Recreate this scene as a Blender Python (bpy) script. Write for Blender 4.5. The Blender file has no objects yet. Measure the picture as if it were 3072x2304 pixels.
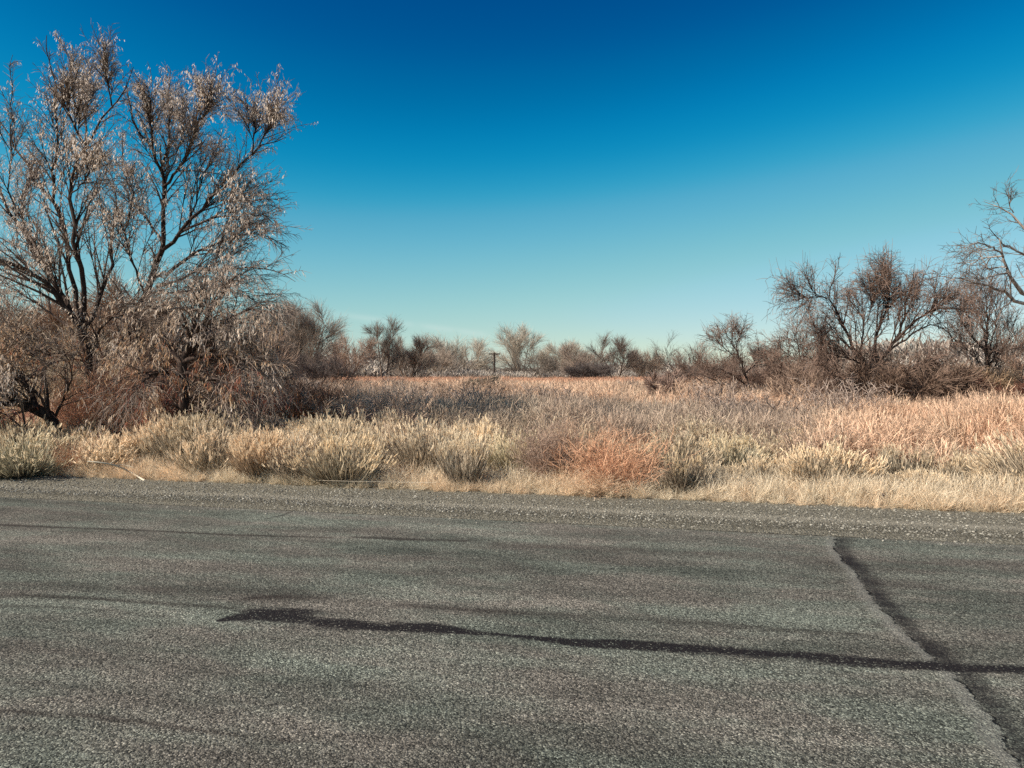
import bpy, math, random
import numpy as np
from mathutils import Vector

# ------------------------------------------------------------------ camera, sky, sun, exposure
SC = bpy.context.scene
COL = SC.collection
F = 2277.0                 # focal length in photo pixels (3072 wide)
HORIZON = 1120.0           # photo row of the horizon
CAM_H = 1.6
PITCH = math.atan((1152.0 - HORIZON) / F)
cam = bpy.data.cameras.new('camera')
cam.sensor_width = 36.0
cam.lens = 36.0 * F / 3072.0
cam.clip_start = 0.05
cam.clip_end = 9000.0
camo = bpy.data.objects.new('camera', cam)
camo.location = (0, 0, CAM_H)
camo.rotation_euler = (math.pi / 2 - PITCH, 0, 0)
COL.objects.link(camo)
SC.camera = camo

SUN_EL = math.radians(38)
SUN_AZ = math.atan2(-0.91, -0.41)          # measured from +Y towards +X, direction to the sun
sd = Vector((math.sin(SUN_AZ) * math.cos(SUN_EL), math.cos(SUN_AZ) * math.cos(SUN_EL), math.sin(SUN_EL)))
sun = bpy.data.lights.new('sun', 'SUN')
sun.energy = 5.0
sun.angle = math.radians(0.5)
sun.color = (1.0, 0.91, 0.79)
suno = bpy.data.objects.new('sun', sun)
suno.rotation_euler = sd.to_track_quat('Z', 'Y').to_euler()
suno.location = (-20, -10, 20)
COL.objects.link(suno)

W = bpy.data.worlds.new('World')
SC.world = W
W.use_nodes = True
nt = W.node_tree
nt.nodes.clear()
N = nt.nodes.new
L = nt.links.new


def wmath(op, a, b=None, clamp=False):
    n = N('ShaderNodeMath')
    n.operation = op
    n.use_clamp = clamp
    for i, v in enumerate((a, b)):
        if v is None:
            continue
        if isinstance(v, (int, float)):
            n.inputs[i].default_value = v
        else:
            L(v, n.inputs[i])
    return n.outputs[0]


sky = N('ShaderNodeTexSky')
sky.sky_type = 'NISHITA'
sky.sun_disc = False
sky.sun_elevation = SUN_EL
sky.sun_rotation = SUN_AZ
sky.altitude = 1200
sky.air_density = 1.0
sky.dust_density = 0.6
sky.ozone_density = 2.0
bg = N('ShaderNodeBackground')
bg.inputs['Strength'].default_value = 0.11
out = N('ShaderNodeOutputWorld')
# the photograph's deep blue grade of the sky: a tone curve per channel on the Nishita sky
EXPOSURE = 0.7
SKY_STRENGTH = 0.11
CURVES = (((0, 0), (.13, 0), (.155, .001), (.18, .010), (.232, .102), (.365, .288), (.545, .474), (1, .90)),
          ((0, 0), (.14, .045), (.193, .084), (.226, .140), (.282, .255), (.376, .423), (.55, .597), (.72, .708), (1, .90)),
          ((0, 0), (.25, .18), (.35, .283), (.40, .366), (.477, .505), (.59, .604), (.73, .655), (.78, .716), (1, .88)))
sc1 = N('ShaderNodeVectorMath')
sc1.operation = 'SCALE'
sc1.inputs['Scale'].default_value = SKY_STRENGTH * 1.025
L(sky.outputs[0], sc1.inputs[0])
crv = N('ShaderNodeRGBCurve')
for i, pts in enumerate(CURVES):
    cu = crv.mapping.curves[i]
    while len(cu.points) < len(pts):
        cu.points.new(0.5, 0.5)
    for p_, q_ in zip(cu.points, pts):
        p_.location = q_
        p_.handle_type = 'AUTO_CLAMPED'
crv.mapping.update()
L(sc1.outputs[0], crv.inputs['Color'])
sc2 = N('ShaderNodeVectorMath')
sc2.operation = 'SCALE'
sc2.inputs['Scale'].default_value = 1.0 / (SKY_STRENGTH * 2 ** EXPOSURE)
L(crv.outputs[0], sc2.inputs[0])
# thin contrail low in the sky: a band along a great circle, ended by azimuth
cA, cB = Vector((960 - 1536, F, 1120 - 936)).normalized(), Vector((1500 - 1536, F, 1120 - 1010)).normalized()
nrm_ = cA.cross(cB).normalized()
tcw = N('ShaderNodeTexCoord')
dt = N('ShaderNodeVectorMath')
dt.operation = 'DOT_PRODUCT'
dt.inputs[1].default_value = nrm_
L(tcw.outputs['Generated'], dt.inputs[0])
da = N('ShaderNodeVectorMath')
da.operation = 'DOT_PRODUCT'
da.inputs[1].default_value = Vector((1, 0, 0))
L(tcw.outputs['Generated'], da.inputs[0])
nzw = N('ShaderNodeTexNoise')
nzw.inputs['Scale'].default_value = 22
L(tcw.outputs['Generated'], nzw.inputs['Vector'])
band_ = wmath('DIVIDE', dt.outputs['Value'], 0.0042)
band_ = wmath('POWER', 2.718, wmath('MULTIPLY', wmath('MULTIPLY', band_, band_), -1.0))
def wstep(x, a, b):
    n_ = N('ShaderNodeMapRange')
    n_.interpolation_type = 'SMOOTHSTEP'
    n_.inputs[1].default_value, n_.inputs[2].default_value = a, b
    L(x, n_.inputs[0])
    return n_.outputs[0]
band_ = wmath('MULTIPLY', band_, wmath('MULTIPLY', wstep(da.outputs['Value'], -0.27, -0.17), wstep(da.outputs['Value'], -0.02, -0.045)))
band_ = wmath('MULTIPLY', band_, wmath('MULTIPLY', wstep(nzw.outputs['Fac'], 0.25, 0.6), 0.32))
mxw = N('ShaderNodeMix')
mxw.data_type = 'RGBA'
L(band_, mxw.inputs[0])
L(sc2.outputs[0], mxw.inputs[6])
mxw.inputs[7].default_value = (0.62 / .179, 0.78 / .179, 0.75 / .179, 1)
L(mxw.outputs[2], bg.inputs['Color'])
L(bg.outputs[0], out.inputs[0])

SC.view_settings.view_transform = 'Standard'
SC.view_settings.look = 'None'
SC.view_settings.exposure = EXPOSURE
SC.view_settings.gamma = 1.0
SC.view_settings.use_curve_mapping = False
SC.cycles.use_denoising = False
SC.cycles.max_bounces = 5
SC.cycles.diffuse_bounces = 3
SC.cycles.transmission_bounces = 3
SC.cycles.glossy_bounces = 2
SC.cycles.use_adaptive_sampling = False
SC.render.filter_size = 1.2

# ------------------------------------------------------------------ pixel -> place
CP, SP = math.cos(PITCH), math.sin(PITCH)


def ray(x, y):
    a, b = (x - 1536.0) / F, -(y - 1152.0) / F
    return np.array([a, CP + b * SP, -SP + b * CP])


def at(x, y, d):
    """point seen at photo pixel (x, y), d metres ahead"""
    r = ray(x, y)
    return np.array([0, 0, CAM_H]) + r * (d / r[1])


def gp(x, y, z=0.0):
    """ground point seen at photo pixel"""
    r = ray(x, y)
    return np.array([0, 0, CAM_H]) + r * ((z - CAM_H) / r[2])


# road frame: u along, v across (away from the camera)
e0, e1 = gp(0, 1474), gp(3072, 1612)
ud = (e1 - e0)[:2]
ud /= np.linalg.norm(ud)
vd = np.array([-ud[1], ud[0]])
V_ASPH = float(np.dot(e0[:2], vd))
V_GRASS = float(np.dot(gp(1536, 1470)[:2], vd))
V_NEAR = 0.7
GZ = -0.07                                    # land level beyond the shoulder


def uv2w(u, v, z=0.0):
    u, v = np.asarray(u, float), np.asarray(v, float)
    return np.stack([u * ud[0] + v * vd[0], u * ud[1] + v * vd[1], np.zeros_like(u) + z], -1)


def w2uv(p):
    p = np.asarray(p)
    return p[..., 0] * ud[0] + p[..., 1] * ud[1], p[..., 0] * vd[0] + p[..., 1] * vd[1]


# ------------------------------------------------------------------ mesh helpers
def raw_mesh(name, verts, faces, attrs=None, smooth=False):
    """faces: (n,k) int array"""
    verts = np.ascontiguousarray(verts, dtype=np.float32).reshape(-1, 3)
    faces = np.ascontiguousarray(faces, dtype=np.int32)
    me = bpy.data.meshes.new(name)
    me.vertices.add(len(verts))
    me.vertices.foreach_set('co', verts.ravel())
    if len(faces):
        n, k = faces.shape
        me.loops.add(n * k)
        me.loops.foreach_set('vertex_index', faces.ravel())
        me.polygons.add(n)
        me.polygons.foreach_set('loop_start', np.arange(0, n * k, k, dtype=np.int32))
        me.polygons.foreach_set('loop_total', np.full(n, k, dtype=np.int32))
        me.polygons.foreach_set('use_smooth', np.full(n, smooth, dtype=bool))
    for kname, (typ, data) in (attrs or {}).items():
        at_ = me.attributes.new(kname, typ, 'POINT')
        f = {'FLOAT': 'value', 'INT': 'value', 'FLOAT_VECTOR': 'vector', 'FLOAT_COLOR': 'color'}[typ]
        dt = np.int32 if typ == 'INT' else np.float32
        at_.data.foreach_set(f, np.ascontiguousarray(data, dtype=dt).ravel())
    me.update(calc_edges=True)
    return me


class Bag:
    """collects tubes and ribbons into one mesh with per-vertex t (along), rnd (per stem), hue"""

    def __init__(s):
        s.v, s.f, s.t, s.r, s.h, s.n = [], [], [], [], [], 0

    def _put(s, v, f, t, r, h):
        s.v.append(v.reshape(-1, 3))
        s.f.append(f.reshape(-1, 4) + s.n)
        s.t.append(t.ravel())
        s.r.append(r.ravel())
        s.h.append(h.ravel())
        s.n += v.size // 3

    def tubes(s, P, R, sides, rng, hue=0.0, tt=None):
        B, n, _ = P.shape
        if B == 0:
            return
        T = np.gradient(P, axis=1)
        T /= np.linalg.norm(T, axis=2, keepdims=True) + 1e-9
        ref = rng.normal(size=(B, 1, 3))
        A = ref - (ref * T).sum(2, keepdims=True) * T
        A /= np.linalg.norm(A, axis=2, keepdims=True) + 1e-9
        Bn = np.cross(T, A)
        ang = np.arange(sides) * 2 * math.pi / sides
        ring = (A[:, :, None] * np.cos(ang)[None, None, :, None] + Bn[:, :, None] * np.sin(ang)[None, None, :, None])
        v = P[:, :, None] + ring * R[:, :, None, None]
        i = np.arange(B)[:, None, None] * n * sides
        j = np.arange(n - 1)[None, :, None] * sides
        k = np.arange(sides)[None, None, :]
        k2 = (k + 1) % sides
        f = np.stack([i + j + k, i + j + k2, i + j + sides + k2, i + j + sides + k], -1)
        t = np.broadcast_to(np.linspace(0, 1, n)[None, :, None] if tt is None else tt[:, :, None], (B, n, sides))
        r = np.broadcast_to(rng.random(B)[:, None, None], (B, n, sides))
        h = np.broadcast_to(np.asarray(hue, float).reshape(-1, 1, 1), (B, n, sides))
        s._put(v, f, t.copy(), r.copy(), h.copy())

    def ribbons(s, P, Wd, rng, hue=0.0, tt=None, side=None):
        B, n, _ = P.shape
        if B == 0:
            return
        if side is None:
            D = P[:, -1] - P[:, 0]
            D /= np.linalg.norm(D, axis=1, keepdims=True) + 1e-9
            side = np.cross(D, rng.normal(size=(B, 3)))
        side = side / (np.linalg.norm(side, axis=1, keepdims=True) + 1e-9)
        off = side[:, None] * Wd[:, :, None] * 0.5
        v = np.stack([P - off, P + off], 2)
        i = np.arange(B)[:, None] * n * 2
        j = np.arange(n - 1)[None, :] * 2
        f = np.stack([i + j, i + j + 1, i + j + 3, i + j + 2], -1)
        t = np.broadcast_to(np.linspace(0, 1, n)[None, :, None] if tt is None else tt[:, :, None], (B, n, 2))
        r = np.broadcast_to(rng.random(B)[:, None, None], (B, n, 2))
        h = np.broadcast_to(np.asarray(hue, float).reshape(-1, 1, 1), (B, n, 2))
        s._put(v, f, t.copy(), r.copy(), h.copy())

    def mesh(s, name, material, smooth=False):
        cat = np.concatenate
        me = raw_mesh(name, cat(s.v), cat(s.f), {'t': ('FLOAT', cat(s.t)), 'rnd': ('FLOAT', cat(s.r)),
                                                 'hue': ('FLOAT', cat(s.h))}, smooth)
        me.materials.append(material)
        return me


def grow(p0, d0, ln, n, rng, pull=(0, 0, 0), k=0.0, wig=0.1, k2=None):
    """integrate n-point polylines from p0 along d0; direction is drawn towards pull by k (start) .. k2 (tip) per step"""
    B = len(p0)
    d = d0 / (np.linalg.norm(d0, axis=1, keepdims=True) + 1e-9)
    P = np.empty((B, n, 3))
    P[:, 0] = p0
    pull = np.asarray(pull, float)
    k2 = k if k2 is None else k2
    st = (np.asarray(ln) / (n - 1))[:, None]
    for i in range(1, n):
        kk = k + (k2 - k) * (i / (n - 1))
        d = d + pull * kk + rng.normal(size=(B, 3)) * wig
        d /= np.linalg.norm(d, axis=1, keepdims=True) + 1e-9
        P[:, i] = P[:, i - 1] + d * st
    return P


def spawn(P, R, n, t0, t1, amin, amax, rng, flat=0.0):
    """n children on every polyline: start, direction, position along, radius there, parent index"""
    B, m, _ = P.shape
    idx = np.repeat(np.arange(B), n)
    t = t0 + (t1 - t0) * ((np.tile(np.arange(n), B) + rng.random(B * n)) / n)
    f = np.clip(t * (m - 1), 0, m - 1.001)
    i = f.astype(int)
    w = (f - i)[:, None]
    p = P[idx, i] * (1 - w) + P[idx, i + 1] * w
    T = P[idx, i + 1] - P[idx, i]
    T /= np.linalg.norm(T, axis=1, keepdims=True) + 1e-9
    r = R[idx, i] * (1 - w[:, 0]) + R[idx, i + 1] * w[:, 0]
    q = rng.normal(size=(B * n, 3))
    q -= (q * T).sum(1, keepdims=True) * T
    q /= np.linalg.norm(q, axis=1, keepdims=True) + 1e-9
    a = np.radians(amin + (amax - amin) * rng.random(B * n))[:, None]
    d = np.cos(a) * T + np.sin(a) * q
    return p, d, t, r, idx


def resample(pts, n):
    pts = np.asarray(pts, float)
    if len(pts) > 2:                                      # one Chaikin pass rounds the corners
        q = [pts[0]]
        for a, b in zip(pts[:-1], pts[1:]):
            q += [a * .75 + b * .25, a * .25 + b * .75]
        pts = np.array(q + [pts[-1]])
    s = np.r_[0, np.cumsum(np.linalg.norm(np.diff(pts, axis=0), axis=1))]
    x = np.linspace(0, s[-1], n)
    return np.stack([np.interp(x, s, pts[:, i]) for i in range(3)], -1)


def link(o, parent=None):
    COL.objects.link(o)
    if parent is not None:
        o.parent = parent
    return o


def tag(o, label=None, cat=None, group=None, kind=None):
    for k, v in (('label', label), ('category', cat), ('group', group), ('kind', kind)):
        if v:
            o[k] = v
    return o


def thing(name, loc, label, cat, group=None, rz=0.0):
    o = bpy.data.objects.new(name, None)
    o.empty_display_size = 0.1
    o.location = loc
    o.rotation_euler = (0, 0, rz)
    return tag(link(o), label, cat, group)


def part(name, me, parent=None):
    return link(bpy.data.objects.new(name, me), parent)


# ------------------------------------------------------------------ materials
class Mat:
    def __init__(s, name):
        s.m = bpy.data.materials.new(name)
        s.m.use_nodes = True
        s.t = s.m.node_tree
        s.t.nodes.clear()
        s.out = s.t.nodes.new('ShaderNodeOutputMaterial')

    def n(s, typ, **kw):
        nd = s.t.nodes.new(typ)
        for k, v in kw.items():
            setattr(nd, k, v)
        return nd

    def put(s, sock, v):
        if v is None:
            return
        if isinstance(v, bpy.types.NodeSocket):
            s.t.links.new(v, sock)
        elif isinstance(v, (tuple, list)) and len(v) == 3 and sock.type == 'RGBA':
            sock.default_value = (*v, 1)
        else:
            sock.default_value = v

    def math(s, op, a, b=None, c=None, clamp=False):
        nd = s.n('ShaderNodeMath', operation=op, use_clamp=clamp)
        for i, v in enumerate((a, b, c)):
            s.put(nd.inputs[i], v)
        return nd.outputs[0]

    def mix(s, f, a, b, mode='MIX'):
        nd = s.n('ShaderNodeMix', data_type='RGBA', blend_type=mode)
        s.put(nd.inputs[0], f)
        s.put(nd.inputs[6], a)
        s.put(nd.inputs[7], b)
        return nd.outputs[2]

    def ramp(s, f, stops, interp='LINEAR'):
        nd = s.n('ShaderNodeValToRGB')
        cr = nd.color_ramp
        cr.interpolation = interp
        while len(cr.elements) < len(stops):
            cr.elements.new(0.5)
        for e, (p, c) in zip(cr.elements, stops):
            e.position = p
            e.color = (*c, 1) if isinstance(c, (tuple, list)) else (c, c, c, 1)
        s.put(nd.inputs[0], f)
        return nd.outputs[0]

    def step(s, x, lo, hi, a=0.0, b=1.0):
        nd = s.n('ShaderNodeMapRange', interpolation_type='SMOOTHSTEP')
        for i, v in enumerate((x, lo, hi, a, b)):
            s.put(nd.inputs[i], v)
        return nd.outputs[0]

    def attr(s, name, typ='GEOMETRY'):
        nd = s.n('ShaderNodeAttribute', attribute_name=name)
        nd.attribute_type = typ
        return nd

    def noise(s, vec, scale, detail=3, rough=0.55):
        nd = s.n('ShaderNodeTexNoise')
        s.put(nd.inputs['Vector'], vec)
        nd.inputs['Scale'].default_value = scale
        nd.inputs['Detail'].default_value = detail
        nd.inputs['Roughness'].default_value = rough
        return nd.outputs['Fac']

    def vor(s, vec, scale, feature='F1'):
        nd = s.n('ShaderNodeTexVoronoi', feature=feature)
        s.put(nd.inputs['Vector'], vec)
        nd.inputs['Scale'].default_value = scale
        return nd

    def scale_vec(s, vec, sc):
        nd = s.n('ShaderNodeMapping')
        s.put(nd.inputs['Vector'], vec)
        nd.inputs['Scale'].default_value = sc
        return nd.outputs[0]

    def bump(s, h, strength, dist, normal=None):
        nd = s.n('ShaderNodeBump')
        nd.inputs['Strength'].default_value = strength
        nd.inputs['Distance'].default_value = dist
        s.put(nd.inputs['Height'], h)
        s.put(nd.inputs['Normal'], normal)
        return nd.outputs[0]

    def finish(s, color, rough=0.9, normal=None, trans=0.0, spec=0.2):
        p = s.n('ShaderNodeBsdfPrincipled')
        s.put(p.inputs['Base Color'], color)
        s.put(p.inputs['Roughness'], rough)
        p.inputs['Specular IOR Level'].default_value = spec
        s.put(p.inputs['Normal'], normal)
        sh = p.outputs[0]
        if trans:
            d = s.n('ShaderNodeBsdfTranslucent')
            s.put(d.inputs['Color'], color)
            mx = s.n('ShaderNodeMixShader')
            mx.inputs[0].default_value = trans
            s.t.links.new(sh, mx.inputs[1])
            s.t.links.new(d.outputs[0], mx.inputs[2])
            sh = mx.outputs[0]
        s.t.links.new(sh, s.out.inputs[0])
        return s.m


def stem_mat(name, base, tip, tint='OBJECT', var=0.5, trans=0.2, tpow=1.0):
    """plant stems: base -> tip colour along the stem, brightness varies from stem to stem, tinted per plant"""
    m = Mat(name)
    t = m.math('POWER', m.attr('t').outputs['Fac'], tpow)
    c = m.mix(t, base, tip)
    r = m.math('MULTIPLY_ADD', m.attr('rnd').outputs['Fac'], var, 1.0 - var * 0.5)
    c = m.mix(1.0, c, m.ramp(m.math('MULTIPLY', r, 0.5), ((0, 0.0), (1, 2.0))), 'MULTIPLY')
    if tint == 'OBJECT':
        tc = m.n('ShaderNodeObjectInfo').outputs['Color']
    elif tint == 'INSTANCER':
        tc = m.attr('tint', 'INSTANCER').outputs['Color']
    else:
        tc = (1, 1, 1)
    c = m.mix(1.0, c, tc, 'MULTIPLY')
    return m.finish(c, 0.85, trans=trans, spec=0.1)


def bark_mat(name, dark, light, scale=14.0):
    m = Mat(name)
    pos = m.n('ShaderNodeTexCoord').outputs['Object']
    nz = m.noise(m.scale_vec(pos, (1, 1, 0.25)), scale, 5, 0.65)
    c = m.mix(m.step(nz, 0.35, 0.68), dark, light)
    return m.finish(c, 0.9, m.bump(nz, 0.8, 0.02), spec=0.1)


def leaf_mat(name, stops, tint=False):
    m = Mat(name)
    c = m.ramp(m.attr('hue').outputs['Fac'], stops)
    r = m.math('MULTIPLY_ADD', m.attr('rnd').outputs['Fac'], 0.3, 0.35)
    c = m.mix(1.0, c, m.ramp(r, ((0, 0.0), (1, 2.0))), 'MULTIPLY')
    return m.finish(c, 0.7, trans=0.35, spec=0.15)


def plain_mat(name, a, b, scale=6.0, rough=0.8):
    m = Mat(name)
    pos = m.n('ShaderNodeTexCoord').outputs['Object']
    c = m.mix(m.noise(pos, scale, 4), a, b)
    return m.finish(c, rough)


M_BARK = bark_mat('dark_bark', (0.030, 0.020, 0.017), (0.085, 0.060, 0.048))
M_TWIG = stem_mat('twig_wood', (0.050, 0.034, 0.028), (0.34, 0.265, 0.215), tint=None, var=0.7, trans=0.0)
M_DARKTWIG = stem_mat('dark_twig', (0.060, 0.040, 0.032), (0.23, 0.155, 0.12), tint=None, var=0.8, trans=0.0)
M_PALE = bark_mat('pale_bark', (0.16, 0.125, 0.105), (0.46, 0.40, 0.35), 9.0)
M_PALETWIG = stem_mat('pale_twig', (0.22, 0.18, 0.15), (0.12, 0.09, 0.08), tint=None, var=0.7, trans=0.0)
M_FAR = stem_mat('far_twig', (0.092, 0.075, 0.066), (0.155, 0.133, 0.120), tint='OBJECT', var=0.6, trans=0.1)
M_FARBARK = stem_mat('far_bark', (0.085, 0.062, 0.05), (0.10, 0.075, 0.062), tint='OBJECT', var=0.4, trans=0.0)
M_LEAF = leaf_mat('dry_leaf', ((0.0, (0.82, 0.70, 0.60)), (0.40, (0.80, 0.63, 0.48)), (0.6, (0.50, 0.33, 0.19)),
                               (0.8, (0.46, 0.23, 0.12)), (1.0, (0.27, 0.085, 0.055))))

# ------------------------------------------------------------------ big structure: ground, shoulder, road
rng = np.random.default_rng(7)


def fbm2(x, y, seed=0, octs=4, f0=1.0):
    """cheap smooth value noise in the plane"""
    r = np.random.default_rng(seed)
    tot, amp, nrm = 0, 1.0, 0
    for o in range(octs):
        g = r.random((64, 64))
        fx, fy = x * f0, y * f0
        ix, iy = np.floor(fx).astype(int), np.floor(fy).astype(int)
        wx, wy = fx - ix, fy - iy
        wx, wy = wx * wx * (3 - 2 * wx), wy * wy * (3 - 2 * wy)
        a, b = g[ix % 64, iy % 64], g[(ix + 1) % 64, iy % 64]
        c, d = g[ix % 64, (iy + 1) % 64], g[(ix + 1) % 64, (iy + 1) % 64]
        tot = tot + amp * ((a * (1 - wx) + b * wx) * (1 - wy) + (c * (1 - wx) + d * wx) * wy)
        nrm += amp
        amp *= 0.5
        f0 *= 2.03
    return tot / nrm


def grid_mesh(name, us, vs, zf, attrs=None):
    U, V = np.meshgrid(us, vs, indexing='ij')
    z = zf(U, V)
    verts = uv2w(U, V)
    verts[..., 2] = z
    a, b = len(us), len(vs)
    i, j = np.meshgrid(np.arange(a - 1), np.arange(b - 1), indexing='ij')
    f = np.stack([i * b + j, (i + 1) * b + j, (i + 1) * b + j + 1, i * b + j + 1], -1).reshape(-1, 4)
    at_ = {k: ('FLOAT', fn(U, V)) for k, fn in (attrs or {}).items()}
    return raw_mesh(name, verts, f, at_, True)


def lines(fine, lo, hi, step, far):
    a = np.arange(lo, hi + 1e-6, step)
    return np.r_[-np.array(far[::-1]), a, np.array(far)] if fine else a


m = Mat('dry_soil')
pos = m.n('ShaderNodeTexCoord').outputs['Object']
nz = m.noise(pos, 1.3, 6, 0.6)
c = m.ramp(nz, ((0.3, (0.21, 0.155, 0.105)), (0.55, (0.32, 0.24, 0.165)), (0.75, (0.40, 0.31, 0.22))))
M_SOIL = m.finish(c, 0.95, m.bump(m.noise(pos, 30, 5, 0.7), 0.7, 0.03), spec=0.1)

g = np.r_[-4000, -900, -200, np.arange(-60, 61, 1.5), 200, 900, 4000]
gv = np.r_[-4000, -600, -60, -10, V_GRASS - 0.6, np.arange(V_GRASS, 40, 1.0), 80, 160, 400, 1200, 5000]


def land_z(U, V):
    w = np.clip((V - V_GRASS - 0.4) / 3, 0, 1) * np.clip((60 - V) / 20, 0, 1) * np.clip((60 - abs(U)) / 10, 0, 1)
    return GZ + w * 0.25 * (fbm2(U, V, 3, 3, 0.23) - 0.5)


ground = part('ground', grid_mesh('ground', g, gv, land_z))
ground.data.materials.append(M_SOIL)
tag(ground, 'dry tan soil of the brush covered flat land', 'ground', kind='structure')

# gravel shoulder
m = Mat('shoulder_gravel')
pos = m.n('ShaderNodeTexCoord').outputs['Object']
vr = m.vor(pos, 75)
vr2 = m.vor(pos, 33)
cell = m.n('ShaderNodeSeparateColor')
m.put(cell.inputs[0], vr.outputs['Color'])
cell2 = m.n('ShaderNodeSeparateColor')
m.put(cell2.inputs[0], vr2.outputs['Color'])
c = m.ramp(cell.outputs[0], ((0.0, (0.08, 0.07, 0.052)), (0.3, (0.19, 0.165, 0.118)), (0.7, (0.34, 0.30, 0.22)), (1.0, (0.60, 0.54, 0.42))))
c = m.mix(0.4, c, m.ramp(cell2.outputs[1], ((0.0, (0.09, 0.078, 0.058)), (0.6, (0.27, 0.237, 0.175)), (1.0, (0.50, 0.44, 0.33)))))
dust = m.attr('dust').outputs['Fac']
c = m.mix(1.0, c, (0.62, 0.64, 0.66), 'MULTIPLY')
c = m.mix(m.math('MULTIPLY', dust, 0.65), c, (0.31, 0.28, 0.22))
edge = m.attr('loose').outputs['Fac']
c = m.mix(m.math('MULTIPLY', edge, 0.7), c, m.mix(1.0, c, (0.55, 0.54, 0.52), 'MULTIPLY'))
bh = m.math('ADD', m.math('MULTIPLY', vr.outputs['Distance'], -1.0), m.math('MULTIPLY', vr2.outputs['Distance'], -1.6))
M_GRAVEL = m.finish(c, 0.95, m.bump(bh, 0.9, 0.02), spec=0.15)
us = np.r_[-900, -300, -80, -30, np.arange(-16, 14.01, 0.08), 30, 80, 300, 900]
vs = np.r_[V_ASPH - 0.35, np.arange(V_ASPH - 0.2, V_GRASS + 0.5, 0.08), V_GRASS + 0.55]


def sh_z(U, V):
    w = np.clip((V - V_ASPH) / (V_GRASS - V_ASPH), 0, 1.4)
    return -0.006 - 0.045 * w ** 1.5 + 0.02 * (fbm2(U, V, 5, 3, 2.0) - 0.5) * np.clip(w * 4, 0, 1) - np.clip(w - 1.1, 0, 1) * 0.2


def sh_dust(U, V):
    w = (V - V_ASPH) / (V_GRASS - V_ASPH)
    nn = fbm2(U * 0.35, V * 2.5, 9, 4, 1.0)
    return np.clip(np.exp(-((w - 0.30 - 0.10 * (nn - 0.5)) / 0.09) ** 2) * (0.3 + 1.2 * nn) + np.clip((w - 0.75) * 2, 0, 1) * nn, 0, 1)


def sh_loose(U, V):
    w = (V - V_ASPH) / (V_GRASS - V_ASPH)
    nn = fbm2(U * 0.5, V * 2, 11, 4, 1.0)
    return np.clip(1.3 * np.exp(-((w - 0.06) / 0.13) ** 2) * (0.4 + nn), 0, 1)


sh = part('gravel_shoulder', grid_mesh('gravel_shoulder', us, vs, sh_z, {'dust': sh_dust, 'loose': sh_loose}))
sh.data.materials.append(M_GRAVEL)
tag(sh, 'grey gravel shoulder between asphalt road and dry grass', 'shoulder', kind='structure')
# near shoulder, where the photographer stands
vs2 = np.array([-3.2, -2.6, -1.5, 0.0, V_NEAR + 0.3])
zn = {-3.2: -0.16, -2.6: -0.08}
sh2 = part('roadside_gravel', grid_mesh('roadside_gravel', us[::6], vs2, lambda U, V: np.where(V < -3, -0.16, np.where(V < -2, -0.06, -0.006)),
                                        {'dust': lambda U, V: 0.3 + 0 * U, 'loose': lambda U, V: 0 * U}))
sh2.data.materials.append(M_GRAVEL)
tag(sh2, 'grey gravel on the near side of the road', 'shoulder', kind='structure')


# asphalt: distance fields of the marks the photograph shows
def poly(pts):
    return np.array([w2uv(gp(x, y)) for x, y in pts])


def dist_poly(U, V, pts, signed=False, width=None):
    """distance to a polyline (metres); width: per-vertex half width -> returns d / width"""
    best = np.full(U.shape, 1e9)
    sg = np.zeros(U.shape)
    for k in range(len(pts) - 1):
        a, b = pts[k], pts[k + 1]
        ab = b - a
        l2 = ab @ ab
        s = np.clip(((U - a[0]) * ab[0] + (V - a[1]) * ab[1]) / l2, 0, 1)
        dx, dy = U - a[0] - s * ab[0], V - a[1] - s * ab[1]
        d = np.hypot(dx, dy)
        if width is not None:
            d = d / (width[k] * (1 - s) + width[k + 1] * s)
        cr = np.sign(ab[0] * dy - ab[1] * dx)
        m_ = d < best
        best = np.where(m_, d, best)
        sg = np.where(m_, cr, sg)
    return best * sg if signed else best


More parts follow.
